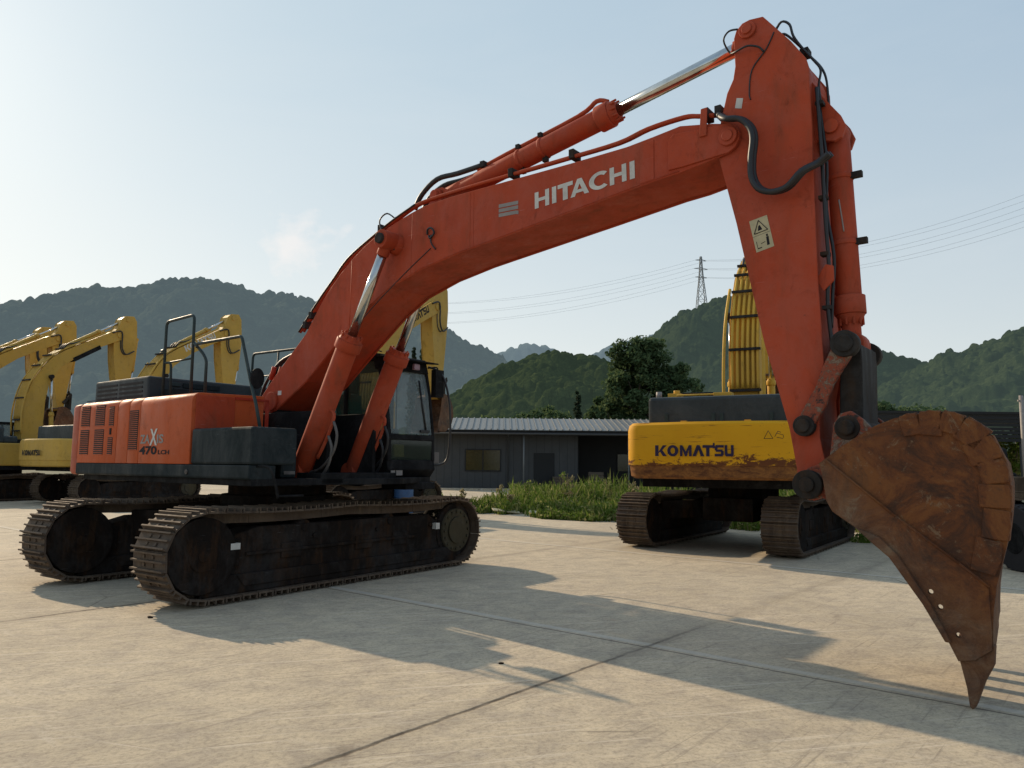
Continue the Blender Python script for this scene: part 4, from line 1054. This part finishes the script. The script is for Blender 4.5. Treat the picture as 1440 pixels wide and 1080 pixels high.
m = MB(); m.prism([(2.35,5.80),(3.45,6.50),(3.38,6.66),(2.28,5.96)], -.36, .36); m.build('boom_guard', M['black'], ka_, .01)
komatsu((-15.3,29.4), YW, YW, 'yellow excavator whose counterweight meets the orange machine rear and boom rises behind the handrails', lettering='white', group=G)
komatsu((-23.9,31.3), YW, YW, 'second yellow excavator boom from the left edge of the photo', lettering='yellow_far', group=G)
komatsu((-26.1,33.1), YW, YW, 'farthest yellow excavator, lowest boom at the left edge of the photo', lettering='yellow_far', group=G)
komatsu((-4.96,23.1), R(63), YW, 'yellow excavator hidden behind the orange machine cab with only lettered boom and arm above it', group=G)
komatsu((4.82,15.65), R(64), R(55), 'yellow excavator with its rust stained counterweight facing us beside the orange arm', body='yellow', detail=True, group=G)

# ------------------------------------------------------------------ setting
def sheet(name, x0, x1, y0, y1, z, mat, nx=1, ny=1):
    m = MB()
    m.face([m.bm.verts.new(v) for v in ((x0,y0,z),(x1,y0,z),(x1,y1,z),(x0,y1,z))])
    return m.build(name, mat)
tag(sheet('ground', -6000, 6000, -3000, 6000, -.012, M['earth']), kind='structure')
tag(sheet('concrete_yard', -70, 70, -30, 75, 0, M['concrete']), kind='structure')

# hills: polar grids with a tree-canopy relief
F_, PIT, HC, ROLL = 1050.374, .107536, 1.5646, .0090585
def azel(px, py):
    X, Y = px-720, py-540
    X, Y = X*math.cos(ROLL)+Y*math.sin(ROLL), -X*math.sin(ROLL)+Y*math.cos(ROLL)
    d = Vector((X/F_, math.cos(PIT)+Y/F_*math.sin(PIT), math.sin(PIT)-Y/F_*math.cos(PIT)))
    return d.x/d.y, d.z/math.hypot(d.x, d.y)
def interp(tab, x):
    if x <= tab[0][0]: return tab[0][1]
    for (a, b), (c, d) in zip(tab, tab[1:]):
        if x <= c:
            t = (x-a)/(c-a); t = t*t*(3-2*t)*.4+t*.6; return b+(d-b)*t
    return tab[-1][1]
def hill(name, sky, D0, D1, cols, rows, cell, bh, mat, seed, power=1.25, extra=.3):
    tab = []
    for px, py in sky:
        t, e = azel(px, py); tab.append((math.atan(t), e))
    a0, a1 = tab[0][0], tab[-1][0]
    verts = []; faces = []; nr = rows+10
    for j in range(nr):
        s = j/(rows-1)
        for i in range(cols):
            az = a0+(a1-a0)*i/(cols-1)
            D = D0+(D1-D0)*s
            x = D*math.sin(az); y = D*math.cos(az)
            H = interp(tab, az)*D1+HC
            edge = 1.0
            if s <= 1:
                g = noise.noise(Vector((x/(D1*.12)+seed, y/(D1*.12), 0)))*.13+noise.noise(Vector((x/(D1*.04), y/(D1*.04), seed)))*.07
                ss = min(1, max(0, s+g*math.sin(PI*s)))
                z = H*(ss**power)
            else: z = H*max(0, 1-(s-1)*3.0*D1/ max(H*8, 1))
            dd = noise.voronoi(Vector((x/cell, y/cell, z/cell*.5+seed)))[0]
            b = (1-min(1, dd[0]*1.15)**2)*(.45+1.1*abs(math.sin(dd[1]*91.7)) if False else 1)
            hh_ = noise.cell(Vector((noise.voronoi(Vector((x/cell, y/cell, z/cell*.5+seed)))[1][0])*7.31)); b = b*(.75+.65*hh_)
            lo = noise.noise(Vector((x/cell/5, y/cell/5, seed)))
            z += (b-.6)*bh*(1+.6*lo)+noise.noise(Vector((x/cell*2.5, y/cell*2.5, 3)))*bh*.35
            z += bh*1.1*noise.noise(Vector((x/cell/3.5, y/cell/3.5, seed+4)))+ (H*.05*noise.noise(Vector((x/(D1*.05), y/(D1*.09), seed+9))) if s < .97 else 0)
            verts.append((x, y, z))
    for j in range(nr-1):
        for i in range(cols-1):
            k = j*cols+i; faces.append((k, k+1, k+cols+1, k+cols))
    me = bpy.data.meshes.new(name); me.from_pydata(verts, [], faces); me.materials.append(mat)
    for p in me.polygons: p.use_smooth = True
    o = link(name, me); tag(o, kind='structure'); return o
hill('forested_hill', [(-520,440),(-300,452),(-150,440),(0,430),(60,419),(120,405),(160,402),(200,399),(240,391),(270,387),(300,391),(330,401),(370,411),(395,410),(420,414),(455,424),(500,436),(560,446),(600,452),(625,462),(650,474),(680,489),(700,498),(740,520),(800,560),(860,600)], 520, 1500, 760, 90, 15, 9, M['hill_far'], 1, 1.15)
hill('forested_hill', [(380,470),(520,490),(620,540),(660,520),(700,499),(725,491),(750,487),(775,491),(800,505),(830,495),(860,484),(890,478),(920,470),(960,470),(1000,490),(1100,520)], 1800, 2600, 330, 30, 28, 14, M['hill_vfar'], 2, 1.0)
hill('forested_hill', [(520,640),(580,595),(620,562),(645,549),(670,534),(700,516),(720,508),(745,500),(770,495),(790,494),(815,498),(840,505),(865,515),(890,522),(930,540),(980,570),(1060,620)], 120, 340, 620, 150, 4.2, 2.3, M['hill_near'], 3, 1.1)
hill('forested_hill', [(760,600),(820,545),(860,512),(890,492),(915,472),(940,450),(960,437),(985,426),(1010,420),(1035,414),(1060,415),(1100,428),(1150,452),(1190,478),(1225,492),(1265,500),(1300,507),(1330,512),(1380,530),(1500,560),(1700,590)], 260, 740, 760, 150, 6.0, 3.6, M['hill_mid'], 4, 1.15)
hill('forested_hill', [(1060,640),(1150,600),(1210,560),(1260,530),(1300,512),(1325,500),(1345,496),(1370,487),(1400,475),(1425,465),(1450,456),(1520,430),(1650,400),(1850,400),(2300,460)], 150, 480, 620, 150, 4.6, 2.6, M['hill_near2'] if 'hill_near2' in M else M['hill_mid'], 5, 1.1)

# ------------------------------------------------------------------ shed and canopy
def corr(name, base, rough=.5, metal=.3):
    m, nt, b = newmat(name); v = coords(nt); f = ntex(nt, v, 1.5, 6, .7)
    nt.links.new(mixc(nt, f, base, tuple(c*.6 for c in base)), b.inputs['Base Color']); b.inputs['Roughness'].default_value = rough; b.inputs['Metallic'].default_value = metal
    return m
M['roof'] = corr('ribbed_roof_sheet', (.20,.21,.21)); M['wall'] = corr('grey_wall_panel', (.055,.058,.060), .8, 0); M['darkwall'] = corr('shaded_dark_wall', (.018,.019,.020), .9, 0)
M['pane'] = flat('reflection_tinted_pane', (.05,.042,.016), .12)  # yellowish window reflection is put into the pane's base colour
sh = empty('long_shed', (6, 47, 0), R(.8)); tag(sh, 'long low grey shed with ribbed metal roof behind the weeds', 'shed')
m = MB(); m.prism_x([(-1.0,3.62),(-1.0,3.42),(-.96,3.38),(-.6,3.38),(-.6,3.55),(3.4,4.42),(7.4,3.55),(7.4,3.70),(3.4,4.60)], -11.4, 12.5)
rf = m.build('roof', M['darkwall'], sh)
m = MB()
for i in range(60):
    x = -11.3+i*.4
    m.prism_x([(-1.08,3.66),(-1.08,3.69),(3.4,4.66),(3.4,4.62)], x, x+.39)
    m.prism_x([(-1.08,3.69),(-1.08,3.75),(3.4,4.72),(3.4,4.66)], x, x+.07)
m.build('roof_sheet', M['roof'], rf)
m = MB(); m.box(-11.2,-1.8,.0,.12,0,3.5); m.box(-11.2,-11.08,0,7.2,0,3.5); m.build('wall', M['wall'], sh)
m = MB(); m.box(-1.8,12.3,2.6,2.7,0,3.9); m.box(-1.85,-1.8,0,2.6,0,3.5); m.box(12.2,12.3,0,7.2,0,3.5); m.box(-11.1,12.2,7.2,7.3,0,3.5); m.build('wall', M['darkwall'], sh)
for x0, x1, z0, z1 in ((-8.9,-6.65,1.2,2.45),(1.0,2.6,1.2,2.3)):
    yy = 0 if x0 < 0 else 2.6
    m = MB(); m.box(x0,x1,yy-.03,yy-.005,z0,z1); w_ = m.build('window', M['pane'], sh)
    m = MB()
    for xx in (x0,(x0+x1)/2-.03,x1-.06): m.box(xx,xx+.06,yy-.06,yy-.031,z0,z1)
    m.box(x0,x1,yy-.06,yy-.031,z0-.06,z0); m.box(x0,x1,yy-.06,yy-.031,z1,z1+.06); m.build('window_frame', M['darkwall'], w_)
m = MB(); m.box(-4.6,-3.3,-.03,-.005,0,2.3); m.build('door', M['darkwall'], sh)
for x in (-5.25, -3.75 if False else 1.2, 6.5):
    m = MB(); m.cyl((x,-.85,0),(x,-.85,3.4),.045,n=10); m.build('post', M['roof'], sh)
m = MB(); m.box(-11.6,4.5,-1.3,-.1,0,.10); m.build('plinth', M['concrete'], sh)
m = MB(); m.tube([(-11.4,-1.1,3.45),(12.4,-1.1,3.45)], .06, 8, False); m.build('gutter', M['wall'], sh)
for x in (-7.2+1.0, 4.6): m = MB(); m.tube([(x,-1.1,3.42),(x,-.4,3.2),(x,-.12,3.0),(x,-.12,.1)], .04, 8, False); m.build('downpipe', M['wall'], sh)
m = MB()
for i in range(20): m.box(-11.15+i*.48, -11.135+i*.48, -.006, 0, .05, 3.45)
m.build('panel_joint', M['darkwall'], sh)
s2 = empty('lean_to_roof', (-2.2, 53.5, 0)); tag(s2, 'pale flat metal roof just above the left end of the shed', 'roof')
m = MB(); m.prism_x([(0,4.45),(0,4.55),(2.5,4.85),(2.5,4.75)], -4.5, 3.2); m.build('roof_sheet', flat('pale_roof_sheet', (.5,.52,.53), .5), s2)
m = MB()
for x in (-4.3, 0, 3.0): m.box(x, x+.1, .1, .2, 0, 4.5); m.box(x, x+.1, 2.3, 2.4, 0, 4.75)
m.build('post', M['darkwall'], s2)
cn = empty('open_canopy', (24, 40, 0), R(1.2)); tag(cn, 'dark flat open sided canopy at the right edge behind the bucket', 'canopy')
m = MB(); m.box(-7.0,9,0,8,4.42,4.52); m.prism_x([(-.05,4.50),(-.05,4.62),(8,4.7),(8,4.55)], -7.1, 9.1); m.build('roof', M['darkwall'], cn)
m = MB()
for i in range(7): m.box(-6.9,8.9,-.02+.004*i,.02+.004*i,3.02+i*.2,3.19+i*.2)
m.build('fascia', M['darkwall'], cn)
for x in (-6.5, -1.5, 3.4, 8.4):
    for y in (.2, 7.6): m = MB(); m.cyl((x,y,0),(x,y,4.45),.08,n=10); m.build('post', M['wall'], cn)
pole = empty('concrete_pole', (25.95,37.9,0)); tag(pole, 'slim pale pole standing in front of the dark canopy', 'pole')
m = MB(); m.cyl((0,0,0),(0,0,5.3),.13,.10,n=12); m.build('shaft', M['ltgrey'], pole)
m = MB(); m.box(-.18,.18,-.04,.04,5.0,5.08); m.build('crossarm', M['ltgrey'], pole)

# flatbed truck at the right edge, of which the rear left tyre shows
tr = empty('flatbed_truck', (9.0, 11.75, 0), 0); tag(tr, 'truck at the right edge whose rear tyre shows behind the bucket', 'truck')
TYR = flat('truck_tyre', (.020,.018,.022), .75)
for y in (0, 4.2):
    for x in (-1.08, 1.08):
        m = MB(); m.cyl((x-.13,y,.50),(x+.13,y,.50),.50,n=40); m.cyl((x-.10,y,.50),(x+.10,y,.50),.515,n=40)
        for k in range(30):
            a = 2*PI*k/30; m.obox(Matrix.Translation((x,y,.50)) @ Matrix.Rotation(a,4,'X') @ Matrix.Translation((0,0,.51)), .24, .05, .025)
        t_ = m.build('wheel', TYR, tr, .012); m = MB(); m.cyl((x-.14,y,.5),(x+.14,y,.5),.24,n=24); m.build('rim', M['black'], t_, .01)
m = MB(); m.box(-.5,.5,-.9,5.5,.75,1.0); m.box(-.9,.9,-.06,.06,.44,.56); m.box(-.9,.9,4.14,4.26,.44,.56); m.build('chassis', M['black'], tr, .01)
m = MB(); m.box(-.95,1.15,-.9,3.1,1.06,1.2); m.box(-.95,-.9,-.9,3.1,1.2,1.45); m.build('flat_bed', M['black'], tr, .02)
m = MB(); m.box(-.95,1.15,3.3,5.2,.7,1.5); m.prism_x([(3.4,1.5),(4.9,1.5),(4.6,2.0),(3.5,2.0)],-.9,1.1); c_ = m.build('truck_cab', M['black'], tr, .06)
m = MB(); m.box(-.8,1.0,5.205,5.215,1.1,1.4); m.build('windscreen', M['glass_side'], c_)
m = MB(); m.tube([(-1.22,-.62,.55),(-1.22,-.55,.98),(-1.20,-.25,1.08)], .02, 8); m.box(-1.22,-1.16,-.66,-.60,.5,.98); m.build('mud_guard', M['rail'], tr, .01)
for i, (x, y, w_, h_, lab) in enumerate(((3.2,46.6,1.3,.9,'dark crate stacked against the shaded shed wall'),(5.2,46.4,.9,1.2,'taller dark crate right of another one under the shed roof'))):
    m = MB()
    for k in range(5): m.box(-w_/2,w_/2,-.42,-.39,k*h_/5,k*h_/5+h_/5-.05)
    m.box(-w_/2+.03,w_/2-.03,-.39,.4,0,h_-.05); tag(m.build('crate', M['bark'], None, .01, (x,y,0)), lab, 'crate')
# parked dark car beyond the right track end
car = empty('parked_car', (13.8, 17.6, 0), R(120)); tag(car, 'black car mostly outside the right edge behind the bucket', 'car')
m = MB(); prof = [(-2.2,.35),(-2.25,.75),(-2.1,1.0),(-1.5,1.08),(-.9,1.5),(.5,1.52),(1.2,1.05),(2.1,.9),(2.25,.6),(2.2,.35)]
m.prism(prof, -.88, .88); m.build('body', flat('black_car_paint', (.012,.012,.014), .2), car, .05)
for x in (-1.4, 1.4):
    for y in (-.86, .86):
        m = MB(); m.cyl((x,y-.1,.33),(x,y+.1,.33),.33,n=24); w_ = m.build('wheel', M['rubber'], car, .02)
m = MB()
for y in (-.885,.885): m.face([m.bm.verts.new(v) for v in ((-1.3,y,1.1),(.95,y,1.1),(.45,y,1.45),(-.85,y,1.45))])
m.build('window', M['glass'], car)

# ------------------------------------------------------------------ pylon and lines
py = empty('electricity_pylon', (194.8, 757, 160)); tag(py, 'tall lattice electricity pylon on the ridge of the wooded hill', 'pylon')
m = MB(); lv = [(0,5.2),(12,4.2),(22,3.3),(31,2.4),(39,1.8),(47,1.3),(55,1.0),(58,.8)]
cr = [[Vector((sx*w, sy*w, z)) for sx, sy in ((-1,-1),(1,-1),(1,1),(-1,1))] for z, w in lv]
for a, b in zip(cr, cr[1:]):
    for i in range(4):
        m.cyl(a[i], b[i], .34, n=4); m.cyl(a[i], b[(i+1)%4], .20, n=4); m.cyl(a[(i+1)%4], b[i], .20, n=4); m.cyl(b[i], b[(i+1)%4], .2, n=4)
m.build('tower', flat('galvanised_steel', (.16,.18,.19), .6), py)
ARM = [(36,6.5),(45,7.5),(54,6.0)]
for z, w in ARM:
    m = MB()
    for sg in (-1, 1): m.cyl((0,0,z+1.5),(sg*w,sg*w*.3,z),.28,n=4); m.cyl((0,0,z-.2),(sg*w,sg*w*.3,z),.28,n=4)
    m.build('cross_arm', flat('galvanised_arm', (.16,.18,.19), .6), py)
for i, (z, w) in enumerate(ARM):
    for sg in (-1, 1):
        A = Vector((194.8+sg*w, 757+sg*w*.3, 160+z))
        for tgt, sag in ((Vector((430+sg*7, 590, 205+i*11)), 16), (Vector((-230+sg*7, 900, 176+i*13)), 22)):
            pts = [A.lerp(tgt, t/16)-Vector((0,0,4*sag*(t/16)*(1-t/16))) for t in range(17)]
            m = MB(); m.tube(pts, .085, 4, False)
            o = m.build('power_line', flat('cable', (.30,.34,.37), .8) if 'cable' not in bpy.data.materials else bpy.data.materials['cable'])
            tag(o, 'thin power cable strung from the hilltop pylon across the sky', 'power line', 'power cables strung from the pylon')

# ------------------------------------------------------------------ vegetation
def leaves(m, c, rad, n, size, rnd, flatten=1.0):
    for _ in range(n):
        while True:
            p = Vector((rnd.uniform(-1,1), rnd.uniform(-1,1), rnd.uniform(-1,1)))
            if .25 < p.length < 1: break
        p = Vector((p.x*rad, p.y*rad, p.z*rad*flatten))+c
        u = Vector((rnd.gauss(0,1), rnd.gauss(0,1), rnd.gauss(0,1))).normalized(); w = u.orthogonal().normalized()
        s = size*rnd.uniform(.6, 1.4)
        m.face([m.bm.verts.new(p+u*s*a+w*s*b) for a, b in ((-.5,0),(0,-.35),(.6,0),(0,.35))])
def quickbuild(m, name, mat, parent):
    me = bpy.data.meshes.new(name); m.bm.to_mesh(me); m.bm.free(); me.materials.append(mat); return link(name, me, parent)
def tree(x, y, h, w, label, seed, cat='tree', group=None, mat='leaf', n=46, per=70, size=.34, name='broadleaf_tree', base=.25):
    rnd = random.Random(seed); t = empty(name, (x,y,0)); tag(t, label, cat, group)
    m = MB(); m.cyl((0,0,0),(0.1,0,h*.45),w*.045,w*.03,n=10); m.cyl((.1,0,h*.45),(0,.1,h*.85),w*.03,.03,n=8)
    for k in range(7):
        a = rnd.uniform(0,2*PI); z = h*rnd.uniform(.25,.6); m.cyl((.05,0,z),(math.cos(a)*w*.33,math.sin(a)*w*.33,z+h*.2),w*.015,.02,n=6)
    m.build('trunk', M['bark'], t)
    m = MB()
    for k in range(n):
        f = rnd.random()**.8; z = h*(base+(1-base)*f)
        prof = math.sin(PI*min(1, .12+.88*(1-f)**.75))**.6 if f < .98 else .15
        rr = w*.5*(.35+.65*math.sin(PI*(.15+.75*(1-f))))*math.sqrt(rnd.random())
        a = rnd.uniform(0,2*PI)
        leaves(m, Vector((math.cos(a)*rr, math.sin(a)*rr, min(z, h*.97))), w*rnd.uniform(.09,.17), per, size, rnd, .8)
    quickbuild(m, 'crown', M[mat], t); return t
tree(10.3,60,11.6,5.4,'tall dense tree rising behind the shed left of the yellow machine', 11, n=170, per=90, size=.30, base=.12)
tree(13.3,60,9.6,4.5,'smaller tree merging with the tall one on its right side behind the shed', 12, n=60, per=70)
tree(8.2,61,7.8,4.0,'low tree at the left foot of the tall tree behind the shed', 13, n=46, per=70)
tree(2.6,62,6.2,5.0,'low rounded bushy tree above the middle of the shed roof', 14, n=56, per=70, base=.15)
tree(-1.5,66,5.6,5.0,'low bushy tree above the left half of the shed roof', 15, n=50, per=60, base=.15)
tree(28.5,60,6.6,5.0,'bright green tree behind the canopy right of the bucket link', 16, n=80, per=70)
tree(33.5,62,6.4,6.0,'low green tree behind the canopy above the bucket rim', 17, n=60, per=60)
tree(29.5,44,3.6,4.5,'green bush seen under the canopy at the right edge', 18, 'bush', n=50, per=60, base=.05, name='bush', mat='weed', size=.22)
tree(33.5,46,3.4,5,'green bush under the canopy beside the pale pole', 19, 'bush', n=50, per=60, base=.05, name='bush', mat='weed', size=.22)
def cypress(x, y, h, w, label, seed, group=None):
    rnd = random.Random(seed); t = empty('cypress_tree', (x,y,0)); tag(t, label, 'tree', group)
    m = MB(); m.cyl((0,0,0),(0,0,h*.9),.14,.04,n=8); m.build('trunk', M['bark'], t)
    m = MB()
    for k in range(int(h*2.6)):
        z = h*(.08+.9*k/(h*2.6)); rr = w*.5*(1-(z/h)**2.2)*(.8+.4*rnd.random())+.06
        leaves(m, Vector((rnd.uniform(-.1,.1),rnd.uniform(-.1,.1),z)), rr, 40, .3, rnd, .9)
    quickbuild(m, 'crown', M['leaf2'], t)
cypress(-11.35,85,15.6,1.7,'left one of two slim dark conifers peeping over the cab roof',31)
cypress(-10.25,85,16.3,1.7,'right and taller of two slim dark conifers peeping over the cab roof',32)
cypress(6.2,70,8.9,1.3,'narrow brownish conifer between the shed roof and the wooded hill',33)

# weeds
def weeds():
    rnd = random.Random(5); m = MB()
    near = [(-2.2,24.2),(-.95,23.4),(1.2,21.8),(3.35,20.3),(5.2,18.9),(6.1,17.7),(7.3,15.9),(9.5,14.5),(13,13.5),(18,13)]
    def ylo(x): return interp(near, x)
    cnt = 0
    while cnt < 21000:
        x = rnd.uniform(-2.2, 16); y0 = ylo(x); y = y0+rnd.random()**1.5*(15 if x < 8 else 14)
        cl = noise.noise(Vector((x*.55, y*.45, 1.7)))+.35*noise.noise(Vector((x*2, y*1.6, 5)))
        if cl < -.18+.25*(y-y0 < .5): continue
        if x < 0 and y-y0 > 6+x*2: continue
        if abs(x-7) < 0 : continue
        hgt = (.22+.52*max(0, cl+.25))*(1+.04*min(12, y-y0))*rnd.uniform(.5,1.25)*min(1,.35+(y-y0)*.5)
        a = rnd.uniform(0,2*PI); d = Vector((math.cos(a),math.sin(a),0)); b = Vector((x,y,-.01)); l = Vector((rnd.gauss(0,.25),rnd.gauss(0,.25),0))*hgt
        w = rnd.uniform(.02,.045)
        p1 = b+l*.3+Vector((0,0,hgt*.55)); p2 = b+l+Vector((0,0,hgt))
        m.face([m.bm.verts.new(v) for v in (b-d*w*.5, b+d*w*.5, p1+d*w, p2, p1-d*w)])
        if rnd.random() < .55:
            q = b+l*.6+Vector((0,0,hgt*rnd.uniform(.4,.95))); u = Vector((rnd.gauss(0,1),rnd.gauss(0,1),rnd.gauss(0,.5))).normalized()*rnd.uniform(.05,.11); v2 = u.orthogonal().normalized()*.035
            m.face([m.bm.verts.new(v) for v in (q-u, q-v2, q+u, q+v2)])
        cnt += 1
    o = quickbuild(m, 'weeds', M['weed'], None)
    tag(o, 'strip of wild green weeds between concrete yard and shed', 'weeds', kind='stuff')
weeds()
def stalkplant(x, y, h, label, seed, group):
    rnd = random.Random(seed); t = empty('tall_weed', (x,y,0)); tag(t, label, 'weed', group)
    m = MB(); 
    for k in range(5):
        a = rnd.uniform(0,2*PI); e = Vector((math.cos(a)*h*.12, math.sin(a)*h*.12, h*rnd.uniform(.75,1))); m.tube([(0,0,0), e*.5+Vector((0,0,.05)), e], .008, 5)
    m.build('stem', M['dry'], t)
    m = MB()
    for k in range(16): leaves(m, Vector((rnd.gauss(0,h*.07), rnd.gauss(0,h*.07), h*rnd.uniform(.3,1))), .07, 9, .07, rnd)
    quickbuild(m, 'leaf', M['dry'] if seed % 2 else M['weed'], t)
for i, (x, y, h) in enumerate(((1.9,27,1.35),(2.1,26.6,1.15),(.6,28,.95),(-.4,27,.8),(3.4,26,1.1),(4.2,25.6,1.0),(3.0,27.8,1.0),(-1.6,25.2,.7),(-2.9,25.5,.85),(.0,24.6,.6))):
    stalkplant(x, y, h, 'tall stalky weed standing up out of the green strip before the shed', 60+i, 'tall stalky weeds before the shed')
for i, (x, y, rz, l, lab) in enumerate(((-.15,23.9,.3,.9,'pale broken board lying flat at the left edge of the weeds'),(.9,23.0,-.2,.7,'tilted pale board lying at the front edge of the weeds'),(1.45,22.9,.9,.35,'small white scrap lying right of the boards in the weeds'),(-.35,24.9,.1,.5,'white scrap lying deeper in the weeds behind the boards'))):
    m = MB(); m.obox(Matrix.Translation((0,0,.09)) @ Matrix.Rotation(.25,4,'X') @ Matrix.Rotation(.12,4,'Y'), l, .22, .03)
    o = m.build('discarded_board', M['cream'], None, .004, (x,y,.02), rz); tag(o, lab, 'board')
for i, (x, y, s, lab) in enumerate(((-3.62,7.72,.020,'small dark clod on the concrete by the near track end'),(-.06,6.1,.016,'small dark clod on concrete at the shadow tip'))):
    bm2 = bmesh.new(); bmesh.ops.create_icosphere(bm2, subdivisions=2, radius=s)
    for v in bm2.verts: v.co = Vector((v.co.x*1.5, v.co.y, v.co.z*.6))*(1+.5*noise.noise(v.co*40+Vector((i,0,0))))
    me = bpy.data.meshes.new('dirt_clod'); bm2.to_mesh(me); bm2.free(); me.materials.append(M['trackf'])
    tag(link('dirt_clod', me, None, 0, (x,y,s*.4)), lab, 'clod')
m = MB(); m.cyl((0,0,0),(0,0,.88),.29,n=24); m.cyl((0,0,.28),(0,0,.30),.30,n=24); m.cyl((0,0,.58),(0,0,.60),.30,n=24)
tag(m.build('steel_drum', M['blue'], None, .01, (-3.2,22.5,0)), 'blue steel drum glimpsed under the orange machine cab', 'drum')

# ------------------------------------------------------------------ sky, sun, camera
SUN_EL, SUN_AZ = R(27.6), R(134.5)      # math azimuth of the direction towards the sun
w = bpy.data.worlds.new('World'); S.world = w; w.use_nodes = True; nt = w.node_tree
bg = nt.nodes['Background']
sky = nt.nodes.new('ShaderNodeTexSky'); sky.sky_type = 'NISHITA'; sky.sun_disc = False
sky.sun_elevation = SUN_EL; sky.sun_rotation = PI/2-SUN_AZ; sky.altitude = 60
sky.air_density = 1.0; sky.dust_density = 3.0; sky.ozone_density = 1.3
tc = nt.nodes.new('ShaderNodeTexCoord')
sx = nt.nodes.new('ShaderNodeSeparateXYZ'); nt.links.new(tc.outputs['Generated'], sx.inputs[0])
hz = N(nt, 'ShaderNodeMapRange'); nt.links.new(sx.outputs['Z'], hz.inputs[0]); hz.inputs[1].default_value = 0; hz.inputs[2].default_value = .55; hz.inputs[3].default_value = 1; hz.inputs[4].default_value = 0
# one faint cloud low on the left
cd = Vector((-.30, 1, .31)).normalized()
sub = N(nt, 'ShaderNodeVectorMath'); sub.operation = 'SUBTRACT'; nt.links.new(tc.outputs['Generated'], sub.inputs[0]); sub.inputs[1].default_value = cd
mp = N(nt, 'ShaderNodeMapping'); mp.inputs['Scale'].default_value = (17, 17, 24); nt.links.new(sub.outputs[0], mp.inputs['Vector'])
nn = N(nt, 'ShaderNodeTexNoise'); nn.inputs['Scale'].default_value = 1.6; nn.inputs['Detail'].default_value = 8; nt.links.new(mp.outputs[0], nn.inputs['Vector'])
ln = N(nt, 'ShaderNodeVectorMath'); ln.operation = 'LENGTH'; nt.links.new(mp.outputs[0], ln.inputs[0])
cf = math_(nt, 'SUBTRACT', math_(nt, 'ADD', math_(nt, 'MULTIPLY', nn.outputs['Fac'], 3.4), -.95), ln.outputs['Value'])
cm = N(nt, 'ShaderNodeMapRange'); nt.links.new(cf, cm.inputs[0]); cm.inputs[1].default_value = -.1; cm.inputs[2].default_value = .9; cm.inputs[4].default_value = .50
sky.dust_density = 1.2
dt = N(nt, 'ShaderNodeVectorMath'); dt.operation = 'DOT_PRODUCT'; nt.links.new(tc.outputs['Generated'], dt.inputs[0]); dt.inputs[1].default_value = (math.cos(SUN_AZ), math.sin(SUN_AZ), 0)
da = N(nt, 'ShaderNodeMapRange'); nt.links.new(dt.outputs['Value'], da.inputs[0]); da.inputs[1].default_value = -.35; da.inputs[2].default_value = .95
zen = mixc(nt, da.outputs[0], (4.2,5.9,7.9), (7.6,9.2,10.0))
hor = mixc(nt, da.outputs[0], (8.8,9.6,9.4), (12.4,12.2,11.1))
hzp = math_(nt, 'POWER', hz.outputs[0], 1.5)
grad = mixc(nt, hzp, zen, hor)
mulhz = mixc(nt, .82, sky.outputs[0], grad)
hm = N(nt, 'ShaderNodeMapping'); hm.inputs['Scale'].default_value = (1.2, 1.2, 5); nt.links.new(tc.outputs['Generated'], hm.inputs['Vector'])
hn = ntex(nt, hm.outputs['Vector'], 1.4, 7, .6, .5)
mulhz = mixc(nt, ramp(nt, hn, [(.45, 0.), (.75, .10)]), mulhz, (10.2,10.4,10.2))
cc = mixc(nt, cm.outputs[0], mulhz, (12.2, 11.2, 10.6))
nt.links.new(cc, bg.inputs['Color']); bg.inputs['Strength'].default_value = .085
sl = bpy.data.lights.new('sun', 'SUN'); sl.energy = 4.4; sl.angle = R(.6); sl.color = (1, .80, .56)
so = bpy.data.objects.new('sun', sl); COL.objects.link(so)
sd_ = Vector((math.cos(SUN_EL)*math.cos(SUN_AZ), math.cos(SUN_EL)*math.sin(SUN_AZ), math.sin(SUN_EL)))
so.rotation_euler = sd_.to_track_quat('Z', 'Y').to_euler(); so.location = sd_*60

cam = bpy.data.cameras.new('camera'); co = bpy.data.objects.new('camera', cam); COL.objects.link(co); S.camera = co
cam.sensor_fit = 'HORIZONTAL'; cam.sensor_width = 36; cam.lens = 36*F_/1440; cam.clip_end = 20000; cam.clip_start = .05
fw = Vector((0, math.cos(PIT), math.sin(PIT))); up0 = Vector((0, -math.sin(PIT), math.cos(PIT))); ex = Vector((1,0,0))
rt = ex*math.cos(ROLL)+up0*math.sin(ROLL); up = -ex*math.sin(ROLL)+up0*math.cos(ROLL)
mt = Matrix((rt, up, -fw)).transposed().to_4x4(); mt.translation = (0, 0, HC); co.matrix_world = mt
S.view_settings.view_transform = 'Standard'; S.view_settings.look = 'None'; S.view_settings.exposure = 0
S.render.engine = 'CYCLES'
S.cycles.max_bounces = 6; S.cycles.transparent_max_bounces = 12; S.cycles.use_denoising = True
